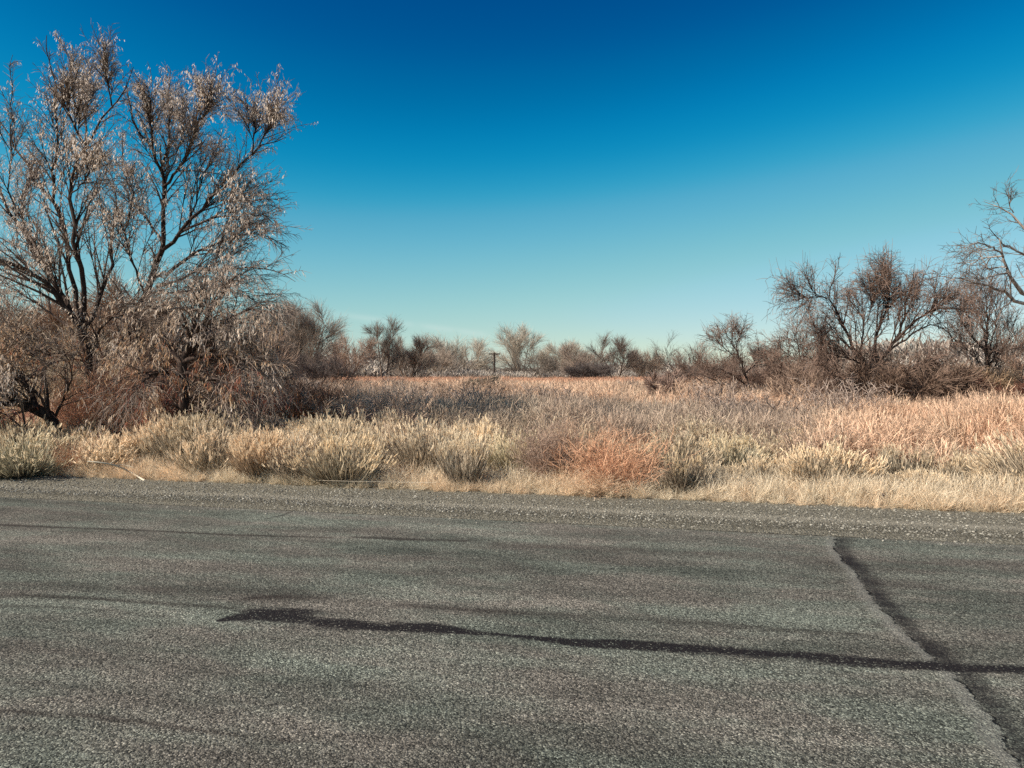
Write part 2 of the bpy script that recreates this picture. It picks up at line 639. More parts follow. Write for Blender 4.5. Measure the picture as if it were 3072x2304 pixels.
crack_px = [(2500, 1560), (2508, 1600), (2512, 1656), (2573, 1721), (2617, 1792), (2650, 1830), (2688, 1874), (2753, 1934), (2824, 1988),
            (2879, 2038), (2933, 2103), (2998, 2190), (3037, 2245), (3110, 2340), (3200, 2480)]
tar_px = [(655, 1862), (720, 1850), (780, 1843), (860, 1852), (1000, 1870), (1150, 1881), (1300, 1886), (1420, 1896), (1560, 1908), (1720, 1925),
          (1900, 1934), (2072, 1945), (2399, 1969), (2808, 1999), (3072, 2013), (3500, 2040)]
tar_w = 1.3 * np.array([0.02, 0.08, 0.13, 0.135, 0.12, 0.10, 0.080, 0.045, 0.035, 0.045, 0.070, 0.075, 0.075, 0.07, 0.06, 0.05])
streaks = [([(0, 1574), (200, 1582), (420, 1590), (700, 1604), (1000, 1612)], [.05, .04, .03, .03, .02], 0.75),
           ([(1060, 1610), (1200, 1616), (1400, 1622)], [.03, .07, .03], 0.7),
           ([(1500, 1632), (1900, 1650), (2300, 1668), (2700, 1690), (3072, 1704), (3400, 1720)], [.10, .14, .16, .18, .18, .18], 0.35),
           ([(-300, 1772), (0, 1783), (280, 1795), (560, 1815), (700, 1825)], [.06, .05, .04, .03, .02], 0.7),
           ([(-300, 1810), (0, 1818), (200, 1822), (500, 1850)], [.05, .05, .03, .02], 0.45),
           ([(0, 1750), (400, 1765), (900, 1775)], [.12, .10, .08], 0.28),
           ([(740, 1795), (850, 1788), (980, 1793)], [.04, .10, .04], 0.65),
           ([(1200, 1815), (1500, 1835), (1850, 1855), (2250, 1882), (2600, 1905)], [.04, .05, .06, .05, .03], 0.5),
           ([(-200, 2118), (0, 2130), (300, 2152), (520, 2180), (760, 2215), (960, 2225)], [.025, .025, .02, .015, .02, .01], 0.6),
           ([(2200, 1560), (2420, 1572), (2640, 1606), (2800, 1600)], [.02, .02, .04, .02], 0.4)]
hair_px = [(790, 1556), (850, 1543), (890, 1525), (960, 1512)]
crack_uv, tar_uv, hair_uv = poly(crack_px), poly(tar_px), poly(hair_px)


def f_streak(U, V):
    tot = np.zeros(U.shape)
    for pts, wd, s in streaks:
        d = dist_poly(U, V, poly(pts), width=np.array(wd))
        tot = np.maximum(tot, s * np.exp(-(d ** 2) * 0.9))
    return tot


def a_z(U, V):
    z = -0.012 * np.clip((V - 4.5) / 4, -1, 1) ** 2
    d = -dist_poly(U, V, crack_uv, signed=True)
    w = np.clip((V - 2.0) / 0.5, 0, 1) * (np.abs(U) < 12)
    z = z + 0.003 * np.exp(-((d - 0.06) / 0.06) ** 2) * w - 0.002 * np.exp(-((d + 0.03) / 0.05) ** 2) * w
    return z + 0.006 * (fbm2(U, V, 21, 3, 0.8) - 0.5)


us = np.r_[-900, -300, -80, -30, -18, np.arange(-13, 11.01, 0.04), 18, 30, 80, 300, 900]
vs = np.r_[V_NEAR, 1.5, np.arange(2.2, V_ASPH - 0.1, 0.04), np.linspace(V_ASPH - 0.08, V_ASPH, 3)]
asph_me = grid_mesh('asphalt_road', us, vs, a_z, {
    'crack': lambda U, V: np.clip(-dist_poly(U, V, crack_uv, signed=True), -9, 9),
    'tar': lambda U, V: np.clip(dist_poly(U, V, tar_uv, width=tar_w), 0, 20),
    'hair': lambda U, V: np.clip(dist_poly(U, V, hair_uv), 0, 9),
    'streak': f_streak,
    'edge': lambda U, V: V_ASPH - V})
# ragged far edge
co = np.empty(len(asph_me.vertices) * 3, np.float32)
asph_me.vertices.foreach_get('co', co)
co = co.reshape(-1, 3)
uu, vv = w2uv(co)
rag = (vv > V_ASPH - 0.05) * (0.22 * (fbm2(uu, uu * 0, 33, 4, 1.3) - 0.5) + 0.05 * (fbm2(uu, uu * 0, 34, 3, 6.0) - 0.5))
co[:, 0] += rag * vd[0]
co[:, 1] += rag * vd[1]
asph_me.vertices.foreach_set('co', co.ravel())

m = Mat('chip_seal_asphalt')
pos = m.n('ShaderNodeTexCoord').outputs['Object']
v1 = m.vor(pos, 115)
v2 = m.vor(pos, 60)
v3 = m.vor(pos, 230)
s1, s2, s3 = (m.n('ShaderNodeSeparateColor') for _ in range(3))
for sx, vx in ((s1, v1), (s2, v2), (s3, v3)):
    m.put(sx.inputs[0], vx.outputs['Color'])
c = m.ramp(s1.outputs[0], ((0.0, (0.022, 0.021, 0.020)), (0.35, (0.075, 0.074, 0.068)), (0.7, (0.165, 0.162, 0.148)), (0.93, (0.30, 0.29, 0.265)), (1.0, (0.62, 0.60, 0.55))))
c = m.mix(0.35, c, m.ramp(s2.outputs[1], ((0.0, (0.03, 0.029, 0.027)), (0.5, (0.12, 0.117, 0.108)), (0.9, (0.21, 0.20, 0.185)), (1.0, (0.55, 0.53, 0.48)))))
c = m.mix(m.math('MULTIPLY', m.math('GREATER_THAN', s3.outputs[2], 0.94), 0.85), c, (0.55, 0.53, 0.48))
# slow tone changes along the lanes
ax = math.atan2(ud[1], ud[0])
rot = m.n('ShaderNodeMapping')
m.put(rot.inputs['Vector'], pos)
rot.inputs['Rotation'].default_value = (0, 0, -ax)
lane = rot.outputs[0]
big = m.noise(m.scale_vec(lane, (0.18, 0.9, 1)), 1.0, 5, 0.6)
mid = m.noise(m.scale_vec(lane, (0.8, 2.6, 1)), 1.0, 4, 0.6)
tone = m.math('ADD', m.math('MULTIPLY', m.step(big, 0.3, 0.7), 0.50), m.math('MULTIPLY', m.step(mid, 0.3, 0.7), 0.42))
tone = m.math('MULTIPLY', m.math('ADD', tone, 0.50), 0.69)
c = m.mix(1.0, c, m.ramp(m.math('MULTIPLY', tone, 0.5), ((0, 0.0), (1, 2.0))), 'MULTIPLY')
warm = m.noise(m.scale_vec(lane, (0.6, 1.5, 1)), 1.0, 4, 0.65)
c = m.mix(m.step(warm, 0.35, 0.65), m.mix(1.0, c, (1.05, 0.975, 0.89), 'MULTIPLY'), m.mix(1.0, c, (0.91, 1.01, 0.90), 'MULTIPLY'))
grain = m.noise(pos, 38, 3, 0.7)
ragn = m.math('MULTIPLY', m.math('SUBTRACT', grain, 0.5), 1.0)
slow = m.noise(m.scale_vec(lane, (1.1, 4.0, 1)), 1.0, 4, 0.6)
# tar strip
td = m.math('ADD', m.attr('tar').outputs['Fac'], m.math('ADD', m.math('MULTIPLY', ragn, 1.1), m.math('MULTIPLY', m.math('SUBTRACT', slow, 0.45), 2.6)))
tarm = m.math('MULTIPLY', m.step(td, 1.15, 0.55), m.step(s1.outputs[1], 0.97, 0.90))
tarm = m.math('MULTIPLY', tarm, 0.97)
# soft streaks
stm = m.math('MULTIPLY', m.attr('streak').outputs['Fac'], m.math('MULTIPLY', m.step(m.math('ADD', slow, m.math('MULTIPLY', ragn, 0.6)), 0.15, 0.55), 1.6), clamp=True)
# crack: slope shade painted as a dark band on its far side, open line in the middle, sunlit lip painted paler on the near side
wob = m.math('ADD', m.math('MULTIPLY', m.math('SUBTRACT', m.noise(pos, 9, 4, 0.7), 0.5), 0.12), m.math('MULTIPLY', m.math('SUBTRACT', m.noise(pos, 2.2, 2, 0.5), 0.5), 0.14))
cd = m.math('ADD', m.attr('crack').outputs['Fac'], wob)
cdr = m.math('ADD', cd, m.math('MULTIPLY', ragn, 0.12))
band = m.math('MULTIPLY', m.math('MULTIPLY', m.step(cdr, -0.005, 0.015), m.step(cdr, 0.15, 0.06)), 0.0)
side = m.math('MULTIPLY', m.step(cdr, -0.19, -0.05), m.step(cdr, 0.03, -0.03))
lip = m.math('MULTIPLY', m.step(cdr, -0.004, 0.016), m.step(cdr, 0.12, 0.05))
openl = m.math('MULTIPLY', m.step(m.math('ABSOLUTE', cd), 0.010, 0.003), m.step(m.noise(pos, 5, 2), 0.46, 0.56))
nf = m.step(m.attr('edge').outputs['Fac'], 0.15, 0.55)
hair = m.math('MULTIPLY', m.step(m.math('ABSOLUTE', m.math('ADD', m.attr('hair').outputs['Fac'], m.math('MULTIPLY', wob, 0.3))), 0.03, 0.01), 0.75)
dark = m.math('MAXIMUM', m.math('MAXIMUM', tarm, m.math('MULTIPLY', m.math('MULTIPLY', side, nf), m.step(slow, 0.25, 0.65, 0.5, 0.9))), hair)
c = m.mix(m.math('MULTIPLY', stm, 0.95), c, m.mix(0.8, c, (0.020, 0.014, 0.012)))
c = m.mix(m.math('MULTIPLY', m.math('MULTIPLY', lip, nf), 0.35), c, (0.22, 0.21, 0.185))
c = m.mix(dark, c, (0.010, 0.0075, 0.0085))
c = m.mix(m.math('MULTIPLY', openl, 0.95), c, (0.006, 0.005, 0.005))
# gravel dust thrown on the edge
ed = m.math('ADD', m.attr('edge').outputs['Fac'], m.math('MULTIPLY', m.math('SUBTRACT', m.noise(lane, 2.2, 5, 0.7), 0.5), 0.5))
c = m.mix(m.math('MULTIPLY', m.step(ed, 0.50, -0.05), 0.8), c, m.ramp(s2.outputs[0], ((0.0, (0.10, 0.09, 0.075)), (1.0, (0.38, 0.345, 0.29)))))
hh = m.math('ADD', m.math('MULTIPLY', v1.outputs['Distance'], -1.0), m.math('MULTIPLY', v2.outputs['Distance'], -1.2))
nrm = m.bump(hh, 0.7, 0.007)
nrm = m.bump(m.math('MULTIPLY', openl, -1.0), 0.8, 0.02, nrm)
M_ASPH = m.finish(c, 0.92, nrm, spec=0.12)
road = part('asphalt_road', asph_me)
road.data.materials.append(M_ASPH)
tag(road, 'grey chip seal asphalt road with tar strip and cracked ridge', 'road', kind='structure')


# ------------------------------------------------------------------ scattered stuff (geometry nodes)
def scatter(name, pts, rot, scl, tint, pick, protos, label, cat, kind='stuff'):
    me = raw_mesh(name, pts, np.zeros((0, 3), int), {
        'rotv': ('FLOAT_VECTOR', rot), 'sclv': ('FLOAT_VECTOR', scl),
        'tint': ('FLOAT_COLOR', np.c_[tint, np.ones(len(tint))]), 'pick': ('INT', pick)})
    o = part(name, me)
    tag(o, label, cat, kind=kind)
    pc = bpy.data.collections.new(name + '_pieces')
    for i, pm in enumerate(protos):
        pc.objects.link(bpy.data.objects.new('%s_piece_%02d' % (name, i), pm))
    ng = bpy.data.node_groups.new(name + '_scatter', 'GeometryNodeTree')
    ng.interface.new_socket('Geometry', in_out='INPUT', socket_type='NodeSocketGeometry')
    ng.interface.new_socket('Geometry', in_out='OUTPUT', socket_type='NodeSocketGeometry')
    gi, go = ng.nodes.new('NodeGroupInput'), ng.nodes.new('NodeGroupOutput')
    ci = ng.nodes.new('GeometryNodeCollectionInfo')
    ci.inputs['Collection'].default_value = pc
    ci.inputs['Separate Children'].default_value = True
    ci.inputs['Reset Children'].default_value = True
    io = ng.nodes.new('GeometryNodeInstanceOnPoints')

    def named(nm, typ):
        n_ = ng.nodes.new('GeometryNodeInputNamedAttribute')
        n_.data_type = typ
        n_.inputs['Name'].default_value = nm
        return n_.outputs['Attribute']
    ng.links.new(gi.outputs[0], io.inputs['Points'])
    ng.links.new(ci.outputs[0], io.inputs['Instance'])
    io.inputs['Pick Instance'].default_value = True
    ng.links.new(named('pick', 'INT'), io.inputs['Instance Index'])
    ng.links.new(named('rotv', 'FLOAT_VECTOR'), io.inputs['Rotation'])
    ng.links.new(named('sclv', 'FLOAT_VECTOR'), io.inputs['Scale'])
    ng.links.new(io.outputs[0], go.inputs[0])
    md = o.modifiers.new('scatter', 'NODES')
    md.node_group = ng
    return o


def zrot(n):
    return np.c_[np.zeros(n), np.zeros(n), rng.random(n) * 2 * math.pi]


# pebbles on the shoulder
m = Mat('pebble')
tc = m.attr('tint', 'INSTANCER').outputs['Color']
M_PEB = m.finish(tc, 0.9, spec=0.2)
import bmesh
peb = []
for k in range(4):
    bm = bmesh.new()
    bmesh.ops.create_icosphere(bm, subdivisions=1, radius=1.0)
    for v in bm.verts:
        v.co *= 0.75 + 0.5 * rng.random()
        v.co.z *= 0.6
    me = bpy.data.meshes.new('pebble')
    bm.to_mesh(me)
    bm.free()
    me.materials.append(M_PEB)
    peb.append(me)
n = 26000
pu = rng.uniform(-14, 11, n)
wv = np.where(rng.random(n) < 0.35, rng.normal(0.03, 0.14, n), rng.random(n) * 1.02)
pv = V_ASPH + wv * (V_GRASS - V_ASPH)
pz = sh_z(pu, pv)
pz = np.where(pv < V_ASPH, a_z(pu, pv), pz)
siz = 0.004 + 0.012 * rng.random(n) ** 2.5
tone = (0.10 + 0.34 * rng.random(n) ** 1.5)[:, None] * np.array([[0.85, 0.79, 0.66]])
pp = uv2w(pu, pv)
pp[:, 2] = pz + siz * 0.25
scatter('loose_gravel', pp, zrot(n), np.repeat(siz[:, None], 3, 1), tone, rng.integers(0, 4, n), peb,
        'loose grey pebbles strewn along the road edge', 'gravel')

# ---- brush (tall thin stemmed weeds filling the flat)
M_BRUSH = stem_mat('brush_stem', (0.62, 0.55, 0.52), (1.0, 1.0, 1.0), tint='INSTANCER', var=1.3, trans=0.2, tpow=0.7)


def brush_clump(seed, n=130, r=0.33, w=0.0115, side=3):
    g_ = np.random.default_rng(seed)
    b = Bag()
    a = g_.random(n) * 2 * math.pi
    q = r * np.sqrt(g_.random(n))
    p0 = np.c_[q * np.cos(a), q * np.sin(a), np.zeros(n) - 0.03]
    d0 = np.c_[np.cos(a) * q * 0.6, np.sin(a) * q * 0.6, np.ones(n)] + g_.normal(size=(n, 3)) * 0.24
    ln = 0.62 + 0.42 * g_.random(n)
    P = grow(p0, d0, ln, 4, g_, (0.25, 0, 1), 0.04, 0.12)
    b.ribbons(P, np.linspace(w, w * 0.5, 4)[None] * np.ones((n, 1)), g_)
    R = np.ones((n, 4)) * w
    p, d, t, rr, ix = spawn(P, R, side, 0.2, 0.95, 12, 45, g_)
    l2 = (0.16 + 0.26 * g_.random(len(p))) * (1.1 - 0.4 * t)
    P2 = grow(p, d, l2, 3, g_, (0, 0, 1), 0.10, 0.08)
    b.ribbons(P2, np.linspace(w * 0.7, w * 0.4, 3)[None] * np.ones((len(p), 1)), g_, tt=np.clip(t[:, None] + np.linspace(0, .3, 3)[None], 0, 1))
    return b.mesh('brush_clump', M_BRUSH)


near_pieces = [brush_clump(100 + i) for i in range(4)]
far_pieces = [brush_clump(200 + i, 90, 0.5, 0.016, 4) for i in range(4)]

GREY = np.array([0.47, 0.36, 0.275])
MAUVE = np.array([0.31, 0.23, 0.175])
RUST = np.array([0.64, 0.40, 0.265])
TAN = np.array([0.68, 0.50, 0.355])
OLIVE = np.array([0.54, 0.46, 0.335])
RED = np.array([0.56, 0.29, 0.18])


def brush_tint(x, y):
    b = x / y
    n1 = fbm2(x + 50, y * 0.8 + 10, 41, 4, 0.22)
    n2 = fbm2(x + 9, y + 70, 42, 3, 0.8)
    s = lambda e0_, e1_, t: (lambda q: q * q * (3 - 2 * q))(np.clip((t - e0_) / (e1_ - e0_), 0, 1))
    warm = s(0.42, 0.62, n1 + 0.30 * s(26, 48, y) + 0.34 * s(0.30, 0.55, b) * s(20, 14, y) + 0.16 * s(-0.12, 0.1, b) * s(18, 30, y) - 0.20 * s(-0.05, -0.25, b) * s(60, 30, y) - 0.26 * s(24, 19, y) * s(0.38, 0.26, b) - 0.09)
    far = s(55, 85, y)
    c = GREY[None] * (1 - warm[:, None]) + (RUST * 0.5 + TAN * 0.5)[None] * warm[:, None]
    m2 = s(0.5, 0.7, n2)[:, None]
    c = c * (1 - 0.55 * m2) + np.where(warm[:, None] > 0.5, TAN, MAUVE) * 0.55 * m2
    ol = (s(0.56, 0.66, fbm2(x, y, 44, 3, 0.6)) * 0.4)[:, None]
    c = c * (1 - ol) + OLIVE * ol
    c = c * (1 - 0.75 * far[:, None]) + RED * 0.75 * far[:, None]
    dk = (s(-0.50, -0.44, b) * s(-0.20, -0.26, b) * s(27, 21, y) * (0.65 + 0.6 * n2))[:, None]       # cast shade of the big trees painted into the brush tint
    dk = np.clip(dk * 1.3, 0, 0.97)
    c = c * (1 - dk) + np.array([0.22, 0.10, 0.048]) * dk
    return c * (0.8 + 0.4 * rng.random((len(x), 1)))


def field(y0, y1, dens, bmax=0.78):
    area = bmax * (y1 ** 2 - y0 ** 2) + 6 * (y1 - y0)
    n_ = int(area * dens)
    y = np.sqrt(rng.uniform(y0 ** 2, y1 ** 2, n_))
    x = rng.uniform(-1, 1, n_) * (bmax * y + 3)
    return x, y


def brush_ok(x, y):
    u, v = w2uv(np.c_[x, y])
    b = x / y
    start = np.interp(b, [-0.8, -0.35, -0.1, 0.1, 0.25, 0.36, 0.45, 0.8], [14.5, 14.8, 14.2, 13.8, 13.4, 12.9, 12.4, 12.2])
    cl = fbm2(x, y, 55, 3, 0.75)
    return (v > start + 0.8 * (fbm2(x, y, 51, 3, 0.7) - 0.5)) & (rng.random(len(x)) < np.clip((cl - 0.30) * 5, 0.12, 1))


def make_brush(name, y0, y1, dens, pieces, sx, label, hmul=1.0):
    x, y = field(y0, y1, dens)
    k = brush_ok(x, y)
    x, y = x[k], y[k]
    n_ = len(x)
    u, v = w2uv(np.c_[x, y])
    h = (0.70 + 0.35 * rng.random(n_)) * (0.42 + 0.60 * fbm2(x, y, 52, 3, 0.3) + 0.65 * fbm2(x, y, 55, 3, 0.75)) * hmul
    s_ = sx * (0.8 + 0.5 * rng.random(n_))
    rot = zrot(n_)
    rot[:, 0] = rng.normal(0, 0.10, n_)
    rot[:, 1] = rng.normal(0, 0.10, n_)
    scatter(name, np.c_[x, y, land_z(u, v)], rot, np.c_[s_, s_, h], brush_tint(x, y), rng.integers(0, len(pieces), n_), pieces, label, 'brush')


# ---- dry grass along the shoulder
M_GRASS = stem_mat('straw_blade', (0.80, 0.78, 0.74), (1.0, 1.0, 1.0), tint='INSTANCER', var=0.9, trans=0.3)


def tuft(seed, n=45, lean=0.45, w=0.010):
    g_ = np.random.default_rng(seed)
    b = Bag()
    a = g_.random(n) * 2 * math.pi
    q = 0.10 * np.sqrt(g_.random(n))
    p0 = np.c_[q * np.cos(a), q * np.sin(a), np.zeros(n) - 0.02]
    d0 = np.c_[np.cos(a), np.sin(a), np.zeros(n)] * (lean * g_.random((n, 1)) ** 0.8) + np.array([0, 0, 1.0])
    P = grow(p0, d0, 0.35 + 0.65 * g_.random(n), 4, g_, (0, 0, -1), 0.02, 0.10, 0.28)
    b.ribbons(P, np.array([w, w, w * 0.8, w * 0.35])[None] * np.ones((n, 1)), g_)
    return b.mesh('grass_tuft', M_GRASS)


tufts = [tuft(300 + i, lean=(0.35, 0.45, 0.6, 0.9, 1.6, 2.5)[i]) for i in range(6)]
n = 4400
gu = rng.uniform(-15, 12, n)
gv_ = V_GRASS - 0.06 + np.abs(rng.normal(0, 1, n)) * np.where(gu > 0.5, 0.75, 0.6) + 0.10 * (fbm2(gu, gu * 0, 61, 4, 0.9) - 0.5)
gw = uv2w(gu, gv_)
nn = fbm2(gw[:, 0], gw[:, 1], 62, 3, 0.5)
rightness = np.clip((gu - 1.0) / 3, 0, 1)
keep = rng.random(n) < 0.35 + 0.7 * nn + 0.3 * rightness
gu, gv_, gw, nn, rightness = gu[keep], gv_[keep], gw[keep], nn[keep], rightness[keep]
n = len(gu)
gw[:, 2] = land_z(gu, gv_)
hs = (0.18 + 0.18 * rng.random(n) + 0.06 * rightness) * (0.55 + 0.8 * np.clip((gv_ - V_GRASS + 0.1) / 0.5, 0, 1))
warmth = (nn + 0.25 * rightness + rng.normal(0, 0.12, n))[:, None]
tint = np.where(warmth > 0.62, np.array([[0.84, 0.66, 0.47]]), np.array([[0.80, 0.68, 0.51]])) * (0.8 + 0.35 * rng.random((n, 1)))
pk = np.where(rng.random(n) < 0.7, rng.integers(0, 4, n), rng.integers(3, 6, n))
scatter('dry_grass', gw, zrot(n), np.c_[hs * 1.1, hs * 1.1, hs], tint, pk, tufts, 'pale straw coloured dry grass along the gravel shoulder', 'grass')

# ------------------------------------------------------------------ shrubs
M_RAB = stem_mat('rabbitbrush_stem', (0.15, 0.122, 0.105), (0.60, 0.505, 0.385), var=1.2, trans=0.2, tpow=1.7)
M_SEED = stem_mat('seed_fluff', (0.76, 0.61, 0.44), (0.90, 0.76, 0.57), var=0.5, trans=0.4)
M_KOCH = stem_mat('weed_twig', (0.75, 0.68, 0.66), (1.0, 1.0, 1.0), var=0.9, trans=0.2)


def rabbit_meshes(seed, n=900, spread=68, sweep=0.0, head=0.55, upright=0.25):
    """one rounded shrub about 1 m tall and 1.3 m across: fan of stems, fluffy heads"""
    g_ = np.random.default_rng(seed)
    b, hb = Bag(), Bag()
    a = g_.random(n) * 2 * math.pi
    q = 0.17 * np.sqrt(g_.random(n))
    th = np.radians(spread) * g_.random(n) ** 0.62
    p0 = np.c_[q * np.cos(a), q * np.sin(a), np.zeros(n) - 0.03]
    d0 = np.c_[np.cos(a) * np.sin(th) + sweep, np.sin(a) * np.sin(th), np.cos(th)]
    lump = 0.78 + 0.30 * np.sin(a * 3 + seed) * np.sin(th * 2.2 + seed * 1.7)
    ln = (0.72 + 0.33 * g_.random(n)) * lump * (1 - 0.12 * np.sin(th))
    P = grow(p0, d0, ln, 5, g_, (sweep, 0, 1), 0.03, 0.07, upright)
    b.ribbons(P, np.array([.013, .012, .012, .010, .006])[None] * np.ones((n, 1)), g_)
    p, d, t, r, ix = spawn(P, np.ones((n, 5)), 2, 0.5, 1.0, 6, 22, g_)
    P2 = grow(p, d, 0.10 + 0.16 * g_.random(len(p)), 3, g_, (0, 0, 1), 0.12, 0.05)
    b.ribbons(P2, np.array([.008, .008, .005])[None] * np.ones((len(p), 1)), g_, tt=np.clip(t[:, None] * .8 + np.linspace(0, .25, 3)[None], 0, 1))
    tips = np.concatenate([P[:, -1], P2[:, -1]])
    dirs = np.concatenate([P[:, -1] - P[:, -2], P2[:, -1] - P2[:, -2]])
    rad = np.hypot(tips[:, 0], tips[:, 1])
    roof = 0.80 * np.sqrt(np.clip(1 - (rad / 0.85) ** 2, 0.02, 1))       # only the outer shell carries plumes
    k = (g_.random(len(tips)) < head) & (tips[:, 2] > roof - 0.06 * g_.random(len(tips))) & (tips[:, 2] > 0.30)
    tips, dirs = tips[k], dirs[k]
    m_ = 3
    tips, dirs = np.repeat(tips, m_, 0), np.repeat(dirs / np.linalg.norm(dirs, axis=1, keepdims=True), m_, 0)
    tips = tips + g_.normal(size=tips.shape) * 0.008
    P3 = grow(tips - dirs * 0.02, dirs + g_.normal(size=dirs.shape) * 0.2 + np.array([0, 0, .2]), 0.06 + 0.07 * g_.random(len(tips)), 2, g_)
    hb.ribbons(P3, np.array([.014, .008])[None] * np.ones((len(tips), 1)), g_)
    return b.mesh('rabbitbrush_stems', M_RAB), hb.mesh('seed_heads', M_SEED)


def twiggy_mesh(seed, n=110, spread=55, sec=7, ter=5, w=0.006, mat=None, droop=0.0):
    """open twiggy weed about 1 m tall"""
    g_ = np.random.default_rng(seed)
    b = Bag()
    a = g_.random(n) * 2 * math.pi
    th = np.radians(spread) * g_.random(n) ** 0.7
    p0 = np.c_[0.12 * g_.normal(size=(n, 2)), np.zeros(n) - 0.03]
    d0 = np.c_[np.cos(a) * np.sin(th), np.sin(a) * np.sin(th), np.cos(th)]
    P = grow(p0, d0, 0.65 + 0.4 * g_.random(n), 6, g_, (0, 0, 1), 0.05, 0.10)
    b.ribbons(P, np.linspace(w * 1.5, w * .6, 6)[None] * np.ones((n, 1)), g_, tt=np.linspace(0, .6, 6)[None] * np.ones((n, 1)))
    p, d, t, r, ix = spawn(P, np.ones((n, 6)), sec, 0.15, 1.0, 20, 50, g_)
    P2 = grow(p, d, (0.18 + 0.22 * g_.random(len(p))) * (1.15 - .5 * t), 4, g_, (0, 0, 1), 0.08 - droop, 0.12)
    b.ribbons(P2, np.linspace(w, w * .5, 4)[None] * np.ones((len(p), 1)), g_, tt=np.linspace(.3, .85, 4)[None] * np.ones((len(p), 1)))
    p, d, t, r, ix = spawn(P2, np.ones((len(P2), 4)), ter, 0.2, 1.0, 20, 60, g_)
    P3 = grow(p, d, 0.05 + 0.10 * g_.random(len(p)), 2, g_)
    b.ribbons(P3, np.array([w * .7, w * .4])[None] * np.ones((len(p), 1)), g_, tt=np.array([[.7, 1.0]]) * np.ones((len(p), 1)))
    return b.mesh('weed_twigs', mat or M_KOCH)


RAB = [rabbit_meshes(400, sweep=0.0), rabbit_meshes(401, spread=75, sweep=0.12), rabbit_meshes(402, spread=60, upright=0.12, head=0.35),
       rabbit_meshes(403, spread=72, sweep=0.30, head=0.65, upright=0.05), rabbit_meshes(404, spread=64, head=0.8), rabbit_meshes(405, spread=50, head=0.25, upright=0.3)]
KOCH = [twiggy_mesh(420), twiggy_mesh(421, 90, 70), twiggy_mesh(422, 130, 38)]


def shrub_at(px, base_y, hgt, wid):
    """photo pixel of the foot -> place; height/width in photo pixels -> metres"""
    p = gp(px, base_y, GZ)
    u, v = w2uv(p)
    p[2] = float(land_z(np.array([u]), np.array([v]))[0])
    s = math.hypot(p[0], p[1]) / F
    s = p[1] / F
    return p, hgt * s, wid * s


def rabbit(px, by, h, w, k, label, tint=(1, 1, 1), head=(1, 1, 1), rz=None, group=None):
    p, hm, wm = shrub_at(px, by, h, w)
    o = thing('rabbitbrush', p, label, 'shrub', group, rng.random() * 6.28 if rz is None else rz)
    o.scale = (wm / 1.25, wm / 1.25, hm / 0.95)
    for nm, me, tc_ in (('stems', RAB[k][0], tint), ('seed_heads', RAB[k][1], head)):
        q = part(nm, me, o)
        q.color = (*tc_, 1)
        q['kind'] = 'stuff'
    return o


def weed(name, px, by, h, w, k, label, tint, cat='shrub', group=None):
    p, hm, wm = shrub_at(px, by, h, w)
    o = thing(name, p, label, cat, group, rng.random() * 6.28)
    o.scale = (wm / 1.2, wm / 1.2, hm / 1.0)
    part('twigs', KOCH[k], o).color = (*tint, 1)
    return o


near_pieces += [twiggy_mesh(460 + i, 36, 42, 6, 4, 0.009, M_BRUSH) for i in range(4)]
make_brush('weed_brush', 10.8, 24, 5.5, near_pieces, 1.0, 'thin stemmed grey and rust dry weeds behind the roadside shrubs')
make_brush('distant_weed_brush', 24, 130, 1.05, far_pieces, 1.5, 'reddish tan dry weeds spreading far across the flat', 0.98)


G1 = 'rabbitbrush shrubs lining the shoulder'
rabbit(60, 1432, 135, 300, 1, 'grey green wind leaning shrub at the road edge under the leaning trunk', (1.0, 1.05, 0.95), (0.85, 0.85, 0.8), 3.4, G1)
weed('dry_weed', 205, 1425, 105, 120, 1, 'low reddish tumbleweed between two grey shrubs near the left edge', (0.55, 0.32, 0.20), 'weed')
rabbit(330, 1415, 110, 240, 3, 'low pale straw shrub behind the bare white fallen branch', (1.15, 1.1, 1.0), (1.1, 1.05, 1), 0.4, G1)
rabbit(500, 1405, 150, 200, 4, 'taller rabbitbrush with one yellow plume standing out of the left thicket', (1.05, 1.0, .9), (1.05, 1.0, .95), None, G1)
rabbit(650, 1428, 140, 230, 1, 'rounded rabbitbrush with straw tips in front of the dark thicket', (1.0, .97, .9), (1.05, 1, .95), 0.2, G1)
rabbit(790, 1440, 150, 220, 4, 'rabbitbrush with rusty brown leaves among its straw tips', (1.05, .92, .8), (1.0, .93, .85), None, G1)
rabbit(905, 1442, 140, 220, 3, 'wind combed grey shrub leaning over the gravel', (.9, .88, .88), (.95, .93, .9), 0.0, G1)
rabbit(1030, 1455, 150, 250, 0, 'broad dark based rabbitbrush right behind the loose wire', (1.0, .98, .9), (1.0, .95, .85), None, G1)
rabbit(960, 1380, 130, 260, 4, 'bright straw topped rabbitbrush against the dark shade of the big tree', (1.1, 1.05, .95), (1.15, 1.1, 1.0), None, G1)
rabbit(1180, 1405, 140, 240, 3, 'dark grey swept over shrub with flattened stems', (.75, .70, .70), (.8, .75, .7), 0.1, G1)
rabbit(1290, 1385, 115, 200, 1, 'small swept shrub in the gap behind the orange weeds', (.85, .8, .78), (.95, .9, .85), 0.3, G1)
rabbit(1390, 1468, 150, 170, 5, 'upright grey shrub standing alone beside a short stake', (1.0, .98, .95), (1, .98, .92), None, G1)
rabbit(1430, 1400, 125, 190, 0, 'straw topped shrub just behind the upright grey shrub', (1.05, 1.0, .92), (1.1, 1.05, .95), None, G1)
rabbit(1545, 1440, 145, 190, 2, 'olive shrub touching the purple brown weed', (1.0, 1.02, .88), (1, 1, .92), None, G1)
weed('dry_weed', 1650, 1462, 195, 220, 2, 'purple brown upright weed left of the big orange bush', (0.40, 0.29, 0.225))
